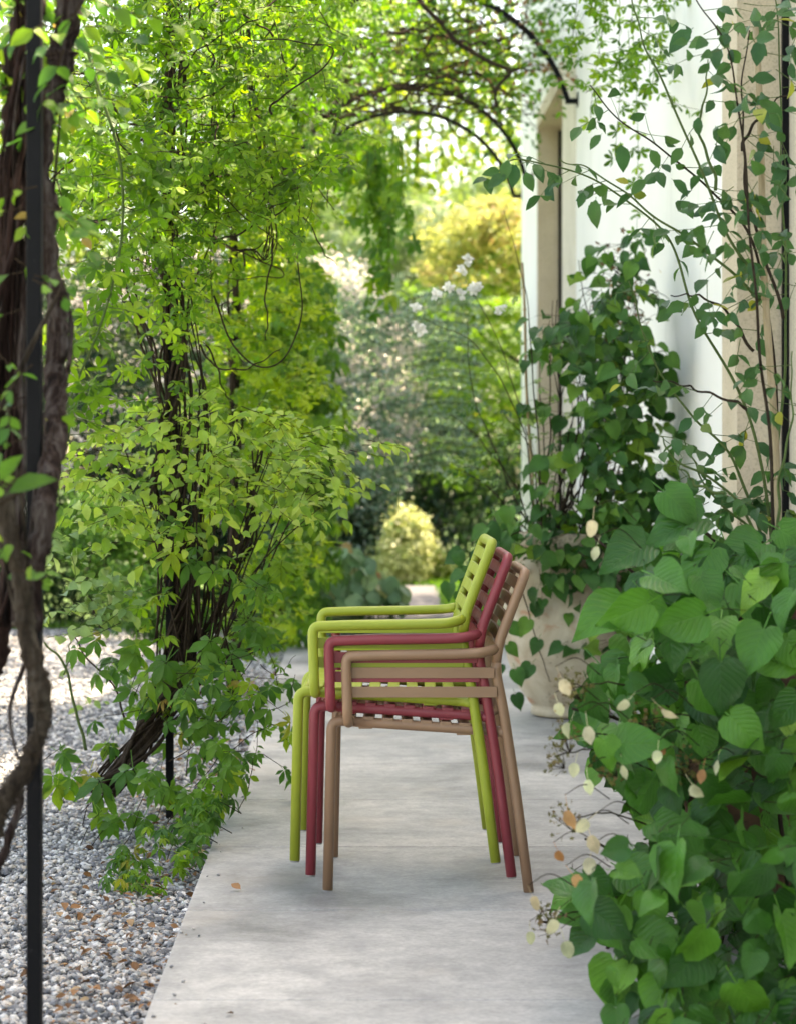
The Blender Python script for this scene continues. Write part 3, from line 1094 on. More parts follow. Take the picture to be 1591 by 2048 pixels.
# ================================================================== GRAVEL
def gravel():
    # eroded little icosahedra, several shapes
    t = (1 + 5 ** .5) / 2
    iv = np.array([(-1, t, 0), (1, t, 0), (-1, -t, 0), (1, -t, 0), (0, -1, t), (0, 1, t), (0, -1, -t), (0, 1, -t), (t, 0, -1), (t, 0, 1), (-t, 0, -1), (-t, 0, 1)], float)
    iv /= np.linalg.norm(iv[0])
    it = np.array([(0, 11, 5), (0, 5, 1), (0, 1, 7), (0, 7, 10), (0, 10, 11), (1, 5, 9), (5, 11, 4), (11, 10, 2), (10, 7, 6), (7, 1, 8), (3, 9, 4), (3, 4, 2), (3, 2, 6), (3, 6, 8), (3, 8, 9), (4, 9, 5), (2, 4, 11), (6, 2, 10), (8, 6, 7), (9, 8, 1)])
    TPL['stone'] = [(iv * (0.8 + 0.4 * R.random((12, 1))) * np.array([1, .72 + .2 * R.random(), .5 + .2 * R.random()]), it, np.zeros((12, 2))) for _ in range(8)]
    pos, sz = [], []
    # density falls with distance; only where the photograph can see it
    for (y0, y1, n, s0, s1) in ((3.4, 5.2, 27000, .0050, .0135), (5.2, 7.5, 30000, .0055, .014), (7.5, 10.5, 23000, .008, .017), (10.5, 14.8, 20000, .011, .019)):
        Y = y0 + (y1 - y0) * R.random(n)
        xl = -(CX + 60) / F * Y - .75
        xr = np.minimum(edge_x(Y) - .004, 0)
        X = xl + (xr - xl) * R.random(n)
        s_ = s0 + (s1 - s0) * R.random(n) ** 2
        Z = -.075 + s_ * .3 + R.random(n) * .012
        # a little litter-filled strip beside the slab stays lower
        pos.append(np.stack([X, Y, Z], 1)); sz.append(s_)
    Y = 3.6 + 5 * R.random(24) ** 1.4
    pos.append(np.stack([edge_x(Y) + .008 + np.abs(R.normal(size=24)) * .03, Y, np.full(24, .003)], 1)); sz.append(.003 + .004 * R.random(24))
    pos = np.vstack(pos); sz = np.concatenate(sz)
    n = len(pos)
    N = rvec(n) * .45 + np.array([0, 0, 1.0])
    a = R.random(n) * 6.283
    D = np.stack([np.cos(a), np.sin(a), np.zeros(n)], 1)
    me = scatter_mesh('gravel', 'stone', pos, frames(D, N), sz, None, False)
    me.polygons.foreach_set('use_smooth', np.zeros(len(me.polygons), dtype=bool))
    tag(link('gravel', me, M['gstone']), 'loose grey and white gravel covering the yard', 'gravel', kind='stuff')


gravel()


def litter():
    n = 1300
    Y = 3.5 + 8 * R.random(n) ** 2
    off = np.abs(R.normal(size=n)) * .22 + .01
    clump = R.random(n) < .35
    off[clump] = R.random(clump.sum()) * np.where(Y[clump] < 4.6, .7, .3)
    slab = R.random(n) < .012
    off[slab] = -R.random(slab.sum()) * .16
    X = edge_x(Y) - off
    pos = np.stack([X, Y, np.where(slab, .006, -.052) + R.random(n) * np.where(slab, .002, .014)], 1)
    a = R.random(n) * 6.283
    D = np.stack([np.cos(a), np.sin(a), R.normal(size=n) * .2], 1)
    me = scatter_mesh('leaf_litter', 'ovate', pos, frames(D, rvec(n) * .6 + np.array([0, 0, 1.0])), .008 + .028 * R.random(n) ** 2.5)
    tag(link('leaf_litter', me, M['dry']), 'brown fallen leaves lying on the gravel along the slab edge', 'leaf litter', kind='stuff')


litter()

# ================================================================== BACKGROUND TREES AND SHRUBS
def clump_leaves(centre, rad, nclump, per, spread, flat=0.6, shell=0.55, zmin=None):
    u = rvec(nclump)
    r = (shell + (1 - shell) * R.random(nclump)) ** 1.0
    c = np.array(centre) + u * r[:, None] * np.array(rad)
    k = np.repeat(np.arange(nclump), per)
    p = c[k] + R.normal(size=(len(k), 3)) * spread * np.array([1, 1, flat]) * (0.6 + 0.8 * R.random(nclump))[k][:, None]
    tone = np.clip(R.normal(size=nclump) * .25 + .5, 0, 1)[k] * .7 + R.random(len(k)) * .3
    out = (p - np.array(centre)) / np.array(rad)
    if zmin is not None:
        m = p[:, 2] > zmin
        p, tone, out = p[m], tone[m], out[m]
    return p, tone, out


def leaf_cloud(name, parent, kind, mat, p, tone, out, size, up=0.8, droop=0.3):
    n = len(p)
    D = rvec(n) * .8 + out * .5 - np.array([0, 0, droop])
    N = rvec(n) * .7 + np.array([0, 0, up]) + out * .4
    s = size[0] + (size[1] - size[0]) * R.random(n)
    me = scatter_mesh(name, kind, p - np.array(parent.location), frames(D, N), s, np.clip(tone, 0.001, .999), False)
    return link(name, me, M[mat], parent)


def limbs(t, base, centre, rad, n, r0, mat='bark_grey', name='trunk'):
    b = MB()
    top = np.array(centre) + np.array([0, 0, rad[2] * .3])
    tr = spline([base, base * .5 + top * .5 + R.normal(size=3) * .15 * np.array([1, 1, 0]), top], 10)
    b.tube(tr, np.linspace(r0, r0 * .25, len(tr)), 8)
    tip = []
    for k in range(n):
        i = int(len(tr) * (.25 + .6 * R.random()))
        e = np.array(centre) + rvec() * np.array(rad) * .85
        mid = (tr[i] + e) / 2 + np.array([0, 0, -.1 * rad[2]])
        q = spline([tr[i], mid, e], 6)
        b.tube(q, np.linspace(r0 * .35, r0 * .06, len(q)), 5)
    return b.build(name, M[mat], t, True)


def tree(name, label, X, Y, centre_z, rad, kind, mat, size, nclump, per, spread, r0=.16, flat=.55, group='trees behind the garden', shell=.45, droop=.3, cat='tree'):
    t = thing(name, label, cat, (X, Y, -.08), group)
    c = (X, Y, centre_z)
    limbs(t, np.array([X, Y, -.08]), c, rad, 9, r0)
    p, tone, out = clump_leaves(c, rad, nclump, per, spread, flat, shell, 0.02)
    leaf_cloud('crown', t, kind, mat, p, tone, out, size, droop=droop)
    return t


# tall trees far behind
tree('broadleaf_tree', 'tall yellow-green tree far behind the hedge at the extreme left', -7.5, 30, 5.0, (3.6, 3, 4.6), 'small', 'tree_y', (.12, .22), 330, 46, .5)
tree('broadleaf_tree', 'tall green tree filling the gap behind the twisted vine', -3.2, 34, 5.6, (3.2, 3, 5.2), 'small', 'tree_g', (.12, .22), 330, 46, .5)
tree('broadleaf_tree', 'bright yellow-green tree glowing behind the pergola roof', .4, 40, 7.2, (3.8, 3, 5.0), 'small', 'tree_y', (.14, .24), 320, 46, .6)
tree('broadleaf_tree', 'spreading green tree added behind the end of the white wall to shade the far path', 3.4, 19.6, 5.2, (2.2, 1.9, 1.7), 'small', 'tree_g', (.09, .16), 170, 46, .35)  # added tree, nearly all hidden by the wall, placed to shade the far path
tree('broadleaf_tree', 'wide low green tree standing behind the pale conifer', -1.0, 48, 3.8, (6, 3, 4.2), 'small', 'tree_g', (.16, .28), 280, 50, .7)
# pale drooping conifer
tree('conifer', 'pale grey-green drooping conifer behind the hanging vine', .15, 28, 3.3, (2.0, 1.8, 2.9), 'spray', 'cedar', (.16, .30), 120, 40, .32, .14, .35, None, .3, .7)
# orange-topped maple
t = thing('maple_tree', 'maple with orange and yellow top behind the wall corner', 'tree', (1.75, 24, -.08))
limbs(t, np.array([1.75, 24, -.08]), (1.55, 24, 2.6), (1.5, 1.2, 1.7), 9, .10)
p, tone, out = clump_leaves((1.55, 24, 2.4), (1.6, 1.3, 1.75), 150, 60, .16, .3, .5)
leaf_cloud('crown', t, 'star', 'maple', p, tone, out, (.06, .11))
p, tone, out = clump_leaves((1.2, 23.6, 3.9), (1.15, 1.0, .62), 70, 60, .15, .3, .3)
leaf_cloud('crown_top', t, 'star', 'maple_top', p, tone, out, (.06, .11))
# dark shrubs under the maple
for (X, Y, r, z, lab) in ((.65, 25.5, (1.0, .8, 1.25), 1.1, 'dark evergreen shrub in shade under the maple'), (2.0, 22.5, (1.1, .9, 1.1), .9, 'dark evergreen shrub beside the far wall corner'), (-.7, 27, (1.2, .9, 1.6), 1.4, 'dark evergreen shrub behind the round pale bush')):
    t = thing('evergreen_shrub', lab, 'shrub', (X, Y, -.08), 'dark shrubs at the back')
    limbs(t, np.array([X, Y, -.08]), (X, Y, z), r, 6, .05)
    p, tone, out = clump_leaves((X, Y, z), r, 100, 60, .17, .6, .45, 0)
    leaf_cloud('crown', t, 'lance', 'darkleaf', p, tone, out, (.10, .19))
# round clipped pale bush
t = thing('round_bush', 'small round pale variegated bush in sun beside the far path', 'bush', (.02, 21.6, -.08))
limbs(t, np.array([.02, 21.6, -.08]), (.02, 21.6, .34), (.26, .26, .3), 7, .02)
p, tone, out = clump_leaves((.02, 21.6, .36), (.33, .32, .42), 170, 50, .04, .9, .85)
leaf_cloud('crown', t, 'small', 'varieg', p, tone, out, (.035, .06))
# low sunny flowers beyond
t = thing('flower_clump', 'low sunlit cream flowers to the right of the round bush', 'flowers', (.3, 22.3, -.08))
p, tone, out = clump_leaves((.30, 22.3, .12), (.30, .25, .22), 60, 30, .05, .8, .3)
leaf_cloud('blossom', t, 'star', 'varieg', p, tone, out, (.04, .07))
p, tone, out = clump_leaves((.30, 22.3, .10), (.34, .25, .20), 50, 30, .06, .8, .3)
leaf_cloud('foliage', t, 'lance', 'tree_y', p, tone, out, (.06, .10))['kind'] = 'stuff'

# abelia hedge: big arching shrubs with pale pink flowers
def abelia(X, Y, z, rad, label, ncl, flow, over=0, low='darkleaf', mat='abelia_shade'):
    t = thing('abelia_shrub', label, 'shrub', (X, Y, -.08), 'flowering hedge shrubs')
    limbs(t, np.array([X, Y, -.08]), (X, Y, z), rad, 14, .04)
    p, tone, out = clump_leaves((X, Y, z), rad, ncl, 75, .13, .7, .62, 0)
    def trim(p, tone, out):
        if not over:
            return p, tone, out
        lim = (np.interp(p[:, 2], [0, .5, 1, 1.6, 2.2, 2.9], [690, 735, 800, 850, 840, 770]) - CX) * 16 / F
        m = p[:, 0] < lim + R.normal(size=len(p)) * .04
        return p[m], tone[m], out[m]
    p, tone, out = trim(p, tone, out)
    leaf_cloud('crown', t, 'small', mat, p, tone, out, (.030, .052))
    p, tone, out = clump_leaves((X, Y, z + .05), np.array(rad) * 1.04, flow, 24, .055, .7, .85, .5)
    p, tone, out = trim(p, tone, out)
    m = p[:, 2] > (1.25 if over else .8) + R.normal(size=len(p)) * .3
    leaf_cloud('blossom', t, 'star', 'abelia_fl', p[m], tone[m], out[m], (.026, .048))
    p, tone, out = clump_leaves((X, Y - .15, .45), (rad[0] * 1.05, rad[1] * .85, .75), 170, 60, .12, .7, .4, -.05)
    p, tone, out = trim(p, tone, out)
    leaf_cloud('shaded_lower_crown', t, 'small', low, p, tone, out, (.035, .06))  # darker leaves paint the deep shade at the hedge's foot
    # arching outer shoots
    b = MB()
    pp, dd = [], []
    for k in range(over):
        a = R.uniform(-1.9, .6)
        s = np.array([X, Y, z]) + np.array([math.cos(a) * rad[0], math.sin(a) * rad[1], 0]) * .85 + np.array([0, 0, R.uniform(-.25, .8) * rad[2]])
        d = np.array([math.cos(a), math.sin(a) * .6, .25])
        q = spline([s, s + d * .25, s + d * .55 + np.array([0, 0, -.12])], 10)
        b.tube(q, .003, 4, False)
        for w in q[3:]:
            for _ in range(3):
                pp.append(w + rvec() * .02)
    if over:
        pp = np.array(pp)
        b.build('shoots', M['twig'], t, True)['kind'] = 'stuff'
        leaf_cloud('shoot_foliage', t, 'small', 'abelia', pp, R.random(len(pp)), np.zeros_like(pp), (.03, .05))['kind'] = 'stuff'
    return t


abelia(-.62, 16.0, 1.45, (.88, .9, 1.42), 'tall arching shrub of pale pink flowers beside the far path', 330, 640, 110, 'abelia_shade', 'abelia')
abelia(-1.75, 15.9, 1.55, (.95, .8, 1.5), 'tall pink-flowered hedge shrub behind the twisted vine', 350, 170)
abelia(-3.1, 15.8, 1.5, (1.1, .8, 1.55), 'pink-flowered hedge shrub at the left end of the gravel', 370, 150)
# bright green box bush and feathery perennials along the gravel's far edge
t = thing('box_bush', 'bright green dense bush in front of the hedge beyond the gravel', 'bush', (-2.2, 14.6, -.08))
limbs(t, np.array([-2.2, 14.6, -.08]), (-2.2, 14.6, .62), (.3, .3, .4), 7, .02)
p, tone, out = clump_leaves((-2.2, 14.6, .60), (.34, .3, .42), 90, 70, .06, .8, .6)
leaf_cloud('crown', t, 'small', 'box', p, tone, out, (.025, .042))
t = thing('feathery_plant', 'feathery bright green perennial growing at the far edge of the gravel', 'plant', (-1.72, 13.6, -.08))
b = MB()
pp = []
for k in range(46):
    s = np.array([-1.72, 13.6, -.07]) + np.array([R.normal() * .12, R.normal() * .1, 0])
    e = s + np.array([R.normal() * .14, R.normal() * .1, .28 + .3 * R.random()])
    q = spline([s, (s + e) / 2 + rvec() * .02, e], 8)
    b.tube(q, .003, 4, False)
    for w in q[3:]:
        for _ in range(4):
            pp.append(w + rvec() * .012)
b.build('stems', M['greenstem'], t, True)['kind'] = 'stuff'
pp = np.array(pp)
leaf_cloud('foliage', t, 'lance', 'box', pp, .6 + .4 * R.random(len(pp)), np.zeros_like(pp), (.04, .075))['kind'] = 'stuff'

# bergenia with big drooping leaves
pl = Plant('bergenia', 'clump of large drooping blue-green leaves at the foot of the flowering shrub', 'plant', (-.30, 14.5, -.07))
for k in range(130):
    px = R.uniform(640, 800)
    py = R.uniform(1085 + max(0, px - 690) * .85, 1205)
    pos = P(px, py, R.uniform(14.0, 14.9))
    d = np.array([R.normal() * .4 + .45, -.5 + R.normal() * .2, -.65 + R.normal() * .25])
    pl.leaf('roundleaf', 'bergenia', pos, d, np.array([.2, -.5, .75]) + rvec() * .55, .075 + .06 * R.random())
    pl.twig([np.array([pos[0] - .05, pos[1] + .12, -.07]), pos], .004)
pl.finish(300, 'greenstem')

# strips of grass beside the far path
def grass(x0, x1, y0, y1, n, label):
    X = x0 + (x1 - x0) * R.random(n); Y = y0 + (y1 - y0) * R.random(n)
    pos = np.stack([X, Y, np.full(n, -.085)], 1)
    D = rvec(n) * .45 + np.array([0, 0, 1.0])
    me = scatter_mesh('grass', 'lance', pos, frames(D, rvec(n)), .04 + .05 * R.random(n), None, False)
    tag(link('grass', me, M['grass']), label, 'grass', kind='stuff')


grass(.40, 1.6, 16.9, 24, 9000, 'short green grass to the right of the far path')
grass(-.9, .5, 21.2, 25, 6000, 'sunny green grass beyond the far path and round bush')
grass(-4.0, -1.2, 14.8, 15.2, 1500, 'thin green grass along the far edge of the gravel')

# ================================================================== CLIMBERS ON THE PERGOLA
def wander_path(pts, amp, n=10, seed_amp=1.0):
    q = spline(pts, n)
    m = len(q)
    ph = R.random(6) * 6.283
    s = np.linspace(0, 1, m)
    off = np.stack([np.sin(s * 11 + ph[0]) + .35 * np.sin(s * 29 + ph[1]), np.sin(s * 9 + ph[2]) + .35 * np.sin(s * 27 + ph[3]), .5 * np.sin(s * 27 + ph[4])], 1)
    return q + off * amp


def twist_bundle(pl, cl, n, r0, r1, rad, turns, mat='vine', full=.6):
    """n stems twisted round a centre line, thinning upward"""
    q = spline(cl, 14)
    m = len(q)
    s = np.linspace(0, 1, m)
    for k in range(n):
        ph, tw = R.random() * 6.283, turns * R.uniform(.5, 1.4) * (1 if R.random() < .8 else -1)
        rr = rad * R.uniform(.35, 1.15) * (1 + .5 * np.sin(s * R.uniform(5, 14) + R.random() * 6))
        off = np.stack([np.cos(ph + tw * s * 6.283), np.sin(ph + tw * s * 6.283), .3 * np.sin(s * 17 + ph)], 1) * rr[:, None]
        i0 = 0 if R.random() < .7 else int(m * R.random() * .4)
        i1 = m if R.random() < full else int(m * R.uniform(.4, .9))
        if i1 - i0 < 6:
            continue
        r = R.uniform(r0, r1)
        pl.stem((q + off)[i0:i1], np.linspace(r, r * .55, i1 - i0) * (1 + .12 * R.normal(size=i1 - i0)), mat, n=6)


PX = lambda L, Y: [P(a, b, (c[0] if c else Y)) for a, b, *c in L]

# ---- old thick climber on the front post
pl = Plant('old_climber', 'old climber with thick shaggy trunks around the front pergola post', 'climber', P(-30, 1900, 3.5))
def trunk(pts, widths, mat, Y, amp=.004):
    q = spline(PX(pts, Y), 14)
    s = np.linspace(0, 1, len(q))
    w = np.interp(s, np.linspace(0, 1, len(widths)), widths) * Y / F / 2
    ln = np.sum(np.linalg.norm(np.diff(q, axis=0), axis=1))
    q = q + np.stack([np.sin(s * ln * 17 + R.random() * 6) + .6 * np.sin(s * ln * 41), np.sin(s * ln * 14), np.zeros_like(s)], 1) * amp * min(1, ln)
    pl.stem(q, w * (1 + .10 * R.normal(size=len(q))), mat, 'trunk', 14, .10)
trunk([(62, 1260, 3.24), (70, 1130, 3.24), (96, 1000, 3.26), (108, 880, 3.36), (116, 740), (112, 600), (97, 480), (86, 330), (102, 190), (128, 90), (140, -60), (120, -500), (95, -1100), (80, -1850)], [44, 42, 40, 44, 40, 42, 36, 38, 46, 54, 56, 50, 40, 26], 'bark', 3.46)
trunk([(-95, 2240), (-92, 1950), (-75, 1650), (-35, 1380), (5, 1260), (24, 1100), (18, 900), (12, 700), (20, 450), (32, 250), (48, 60), (60, -60), (40, -500), (60, -1100), (72, -1850)], [70, 66, 60, 52, 48, 50, 60, 62, 58, 60, 58, 60, 54, 40, 24], 'bark_red', 3.55)
trunk([(5, 930), (18, 1040), (38, 1180), (60, 1290), (88, 1390), (84, 1440), (62, 1500), (28, 1575), (-10, 1650), (-40, 1760), (-60, 1950), (-70, 2150), (-75, 2340)], [38, 38, 36, 38, 46, 34, 38, 42, 46, 48, 52, 56, 60], 'bark_grey', 3.22)
trunk([(60, 1520, 3.25), (38, 1600), (14, 1690), (-10, 1780), (-40, 1950), (-60, 2260)], [14, 16, 18, 20, 22, 24], 'bark', 3.42)
trunk([(50, 1330), (24, 1400), (22, 1450), (36, 1520)], [9, 9, 8, 5], 'bark', 3.38)
trunk([(0, 820), (40, 740), (78, 660), (130, 560)], [12, 12, 10, 7], 'bark_grey', 3.3)
trunk([(-70, 1640), (-40, 1420), (-10, 1260), (15, 1180), (25, 1090)], [40, 44, 46, 40, 26], 'bark_red', 3.62)
twist_bundle(pl, PX([(62, 1270, 3.24), (70, 1130, 3.24), (96, 1000, 3.26), (108, 880, 3.36), (116, 740), (112, 600), (97, 480), (86, 330), (102, 190), (128, 90), (140, -60)], 3.46), 7, .003, .007, .017, 1.6, 'bark')
twist_bundle(pl, PX([(8, 1250), (24, 1100), (18, 900), (12, 700), (20, 450), (32, 250), (48, 60), (60, -60)], 3.5), 8, .003, .008, .026, 1.4, 'bark_red')
twist_bundle(pl, PX([(36, 1250), (30, 1050), (44, 900), (36, 700), (46, 500), (44, 250), (66, 60), (90, -60)], 3.5), 5, .004, .008, .012, 1.4, 'bark')
twist_bundle(pl, PX([(5, 930), (38, 1180), (60, 1290), (88, 1390), (84, 1440), (62, 1500), (28, 1575), (-20, 1690)], 3.22), 4, .002, .004, .015, 1.2, 'bark_grey')
for k in range(30):
    px, py = R.uniform(-20, 190), R.uniform(-40, 420)
    if px > 120 and py > 230:
        continue
    pl.grow(P(px, py, R.uniform(3.2, 4.0)), (R.normal(), R.normal() * .4, -.5), R.uniform(.08, .2), 'ovate', 'creeper', (.030, .048), .035, .6, -.3, (0, -.5, .7), .0016, .25)
for k in range(40):
    pl.grow(P(R.uniform(-60, 240), R.uniform(-1900, -100), R.uniform(3.3, 4.2)), (R.normal(), R.normal() * .4, -.4), R.uniform(.1, .25), 'ovate', 'creeper', (.032, .050), .034, .6, -.3, (0, -.4, .8), .0016, .25)
for k in range(46):
    pl.grow(P(R.uniform(-30, 175), R.uniform(-60, 190), R.uniform(3.5, 4.6)), (R.normal(), R.normal() * .4, -.4), R.uniform(.1, .22), 'ovate', 'creeper', (.032, .050), .034, .6, -.3, (0, -.4, .8), .0016, .25)
for k in range(30):
    px, py = R.uniform(-15, 75), R.uniform(350, 1150)
    pl.grow(P(px, py, R.uniform(3.1, 3.4)), (R.normal(), -.3, -.3), R.uniform(.05, .12), 'ovate', 'creeper', (.020, .036), .03, .6, -.2, (0, -.6, .6), .0014, .2)
for (a, b, c_) in (((-5, 1010), (40, 985), (95, 945)), ((-10, 950), (20, 970), (45, 940))):
    pl.twig(spline(PX([a, b, c_], 3.1), 6), .003)
pl.leaf('ovate', 'akebia', P(20, 985, 3.05), (1, 0, .45), (-.3, -.7, .8), .075)
pl.leaf('ovate', 'akebia', P(2, 960, 3.05), (.5, 0, .9), (-.3, -.8, .4), .05)
pl.finish(300)

# ---- hanging briar shoot in front of the twisted vine
pl = Plant('hanging_shoot', 'long arching green shoot hanging in front of the vine', 'climber', P(165, 60, 4.3))
q = spline(PX([(165, 60), (195, 170), (232, 280), (246, 380), (240, 500), (205, 640), (160, 750), (128, 830)], 4.3), 10)
pl.stem(q, np.linspace(.0042, .0022, len(q)), 'greenstem')
for w in q[6::2]:
    for _ in range(1 + (R.random() < .5)):
        pl.grow(w, (R.normal(), R.normal() * .4, -.1 + R.normal() * .3), R.uniform(.05, .13), 'akebia', 'akebia', (.028, .042), .05, .4, -.2, (0, -.6, .6), .0012)
for (px, py) in ((245, 675), (215, 780), (200, 815), (255, 680), (170, 740), (140, 870), (225, 860)):
    pl.grow(P(px, py, 4.4), (R.normal(), 0, .2), .05, 'akebia', 'akebia', (.034, .042), .05, .4, 0, (0, -.8, .4), .0012)
pl.finish(300, 'greenstem')

# ---- the twisted vine on the second post
V2 = 6.46
pl = Plant('twisted_vine', 'mass of twisted brown vine stems climbing the second pergola post, leafy above', 'climber', (P(225, 1590, 6.5)[0], 6.5, -.06))
core = PX([(205, 1585, 6.35), (265, 1510, 6.35), (325, 1400, 6.4), (360, 1270, 6.45), (372, 1130, 6.45), (352, 1000, 6.42), (346, 850, 6.42), (342, 700, 6.42), (338, 500, 6.42), (346, 300, 6.42), (342, 0, 6.42), (340, -200, 6.42), (340, -520, 6.42)], V2)
twist_bundle(pl, core, 30, .004, .0085, .040, 3.6, 'vine', .22)
twist_bundle(pl, PX([(250, 1560), (320, 1440), (390, 1300), (412, 1180), (402, 1050), (414, 900), (404, 790), (392, 690), (386, 560), (430, 400), (440, 200), (450, -60)], 6.5), 9, .003, .0065, .018, 3.5, 'vine', .3)
twist_bundle(pl, PX([(300, 1480), (390, 1330), (440, 1210), (492, 1090), (500, 1000), (520, 900)], 6.5), 9, .003, .006, .02, 2)
twist_bundle(pl, PX([(190, 1570), (250, 1500), (330, 1440), (420, 1350), (520, 1290)], 6.4), 10, .003, .006, .02, 1)
twist_bundle(pl, PX([(320, 1420), (320, 1150), (305, 1000), (330, 880), (300, 700), (260, 600), (250, 480)], 6.4), 6, .003, .005, .025, 2)
# hanging bundle and loops
twist_bundle(pl, PX([(495, 60), (500, 150), (520, 260), (535, 370), (545, 470), (532, 520), (505, 500), (470, 505)], 6.6), 9, .0016, .003, .016, 1.5)
for L in ([(430, 590), (470, 700), (545, 735), (600, 660), (595, 540), (575, 450)], [(395, 690), (440, 735), (500, 735), (560, 700)], [(415, 690), (450, 780), (470, 820)],
          [(545, 480), (533, 600), (535, 680)], [(440, 330), (520, 300), (600, 330), (665, 420)], [(300, 560), (280, 640), (330, 740), (390, 800)],
          [(255, 470), (275, 580), (300, 700), (350, 760)], [(360, 230), (420, 190), (500, 150), (590, 170)], [(380, 420), (430, 480), (500, 500), (545, 470)], [(560, 330), (600, 420), (640, 490), (672, 530)],
          [(340, 180), (400, 100), (470, 60), (560, 20)], [(345, 330), (300, 260), (250, 230), (180, 250)], [(340, 420), (280, 380), (200, 360)]):
    q = wander_path(PX(L, R.uniform(6.2, 6.9)), .006)
    pl.stem(q, np.linspace(.0035, .0018, len(q)), 'vine', n=5)
for k in range(46):                                                   # tangle
    px, py = R.uniform(180, 560), R.uniform(-30, 520)
    a = P(px, py, R.uniform(6.0, 7.2)); d = rvec() * np.array([.5, .3, .45])
    q = wander_path([a, a + d * .3, a + d * .6 + rvec() * .12, a + d * .8 + rvec() * .2], .01)
    pl.stem(q, np.linspace(.004, .0016, len(q)), 'vine', n=5)
# the leafy curtain
def curtain(pl, n, reg, Yr, kind, mat, size, L=(.1, .26), keep=lambda a, b: True, face=(.15, -.55, .6), hang=.1, wander=.5, grav=-.3, step=.042):
    k = 0
    while k < n:
        px, py = R.uniform(reg[0], reg[2]), R.uniform(reg[1], reg[3])
        if not keep(px, py):
            continue
        k += 1
        pl.grow(P(px, py, R.uniform(*Yr)), (R.normal(), R.normal() * .5, R.normal() * .5 - .2), R.uniform(*L), kind, mat, size, step, wander, grav, face, .0013, hang)
def keep2(px, py):
    lim = 520 + 60 * math.sin(px / 38) + 40 * math.sin(px / 17 + 1)
    if px > 420:
        lim = 420 + 40 * math.sin(px / 25)
    if 290 < px < 430:
        lim += 260
        if py > 520 and R.random() < .6:
            return False
    gap = math.sin(px / 46 + 1.0) * math.sin(py / 52 + px / 90)
    return py < lim and R.random() < .62 + .5 * gap
curtain(pl, 430, (110, -60, 640, 800), (5.7, 7.3), 'akebia', 'akebia', (.024, .042), keep=keep2)
curtain(pl, 150, (110, -520, 640, -50), (5.8, 7.2), 'akebia', 'akebia', (.026, .044))
curtain(pl, 70, (280, -60, 480, 520), (5.9, 6.35), 'akebia', 'akebia', (.024, .040))
pl.finish(300)

# ---- light green shrub in front of the second post
pl = Plant('light_green_shrub', 'light green shrub with small pale leaves in front of the twisted vine', 'shrub', (P(400, 1480, 6.4)[0], 6.3, -.06))
def keep3(px, py):
    dx, dy = (px - 415) / 250, (py - 960) / 165
    top = 820 + .10 * abs(px - 420)
    return dx * dx + dy * dy < 1 and py > top - 30 and (py < 1010 or R.random() < .35)
for k in range(22):
    e = P(R.uniform(230, 690), R.uniform(850, 1050), R.uniform(6.0, 6.9))
    s = P(R.uniform(360, 470), 1330, 6.4)
    q = spline([s, s * .5 + e * .5 + np.array([0, 0, .06]), e], 8)
    pl.stem(q, np.linspace(.004, .0015, len(q)), 'vine', n=5)
curtain(pl, 215, (150, 780, 745, 1130), (5.8, 6.9), 'ovate', 'honey', (.034, .056), (.10, .22), keep3, (.05, -.35, .85), .25, .4, -.25, .034)
for (px, py) in ((170, 910), (195, 880), (210, 930), (230, 990), (225, 960), (700, 900), (725, 890), (735, 880), (690, 950), (660, 930), (640, 890), (180, 935), (250, 1030), (240, 1085)):
    pl.grow(P(px, py, R.uniform(5.9, 6.4)), (np.sign(px - 440), -.2, -.1), .14, 'ovate', 'honey', (.04, .058), .03, .3, -.3, (.0, -.4, .8), .0014, .3)
pl.finish(300)

# ---- Virginia creeper at the foot of the second post and along the slab
pl = Plant('virginia_creeper', 'creeper with large five-fingered toothed leaves at the foot of the twisted vine', 'climber', (P(300, 1560, 6.2)[0], 6.2, -.06))
spots = [(205, 1570, 5.95, .115), (160, 1545, 6.0, .11), (250, 1545, 6.05, .10), (130, 1490, 6.1, .09), (215, 1500, 6.2, .09), (110, 1560, 6.0, .1), (310, 1375, 6.0, .105), (360, 1400, 6.05, .10), (290, 1300, 6.05, .11), (335, 1310, 6.0, .10),
         (420, 1290, 5.95, .105), (455, 1310, 6.0, .10), (385, 1335, 6.1, .09), (350, 1050, 6.15, .1), (390, 1120, 6.15, .09), (345, 1120, 6.15, .095), (540, 1150, 6.2, .095), (565, 1120, 6.2, .09), (520, 1190, 6.2, .09), (460, 1010, 6.3, .09),
         (500, 1240, 6.1, .085), (515, 1270, 6.1, .08), (440, 1370, 6.0, .085), (470, 1400, 5.9, .08), (500, 1395, 5.95, .085), (520, 1370, 6.0, .08), (430, 1440, 5.9, .08), (400, 1470, 5.9, .09), (450, 1490, 5.85, .08),
         (330, 1590, 5.8, .08), (280, 1620, 5.8, .085), (240, 1640, 5.8, .08), (205, 1620, 5.85, .09), (300, 1560, 5.9, .09), (410, 1560, 5.7, .07), (440, 1540, 5.7, .07), (390, 1600, 5.7, .07), (420, 1620, 5.65, .06), (380, 1650, 5.6, .06), (350, 1620, 5.7, .06), (500, 1520, 5.85, .055), (470, 1560, 5.8, .06)]
for (px, py, Y, s) in spots:
    c_ = P(px, py, Y)
    for _ in range(2):
        a = R.uniform(-.9, .9)
        pl.leaf('creeper', 'creeper', c_ + rvec() * .03, (math.sin(a), -.35, -.7 + .3 * R.normal()), np.array([.05, -.75, .6]) + rvec() * .3, s * R.uniform(.62, .9))
    root = c_ + np.array([-.05 - abs(R.normal()) * .06, .10, -.14])
    root[2] = max(root[2], -.06)
    pl.twig(spline([root, (root + c_) / 2 + rvec() * .02, c_], 5), .0017)
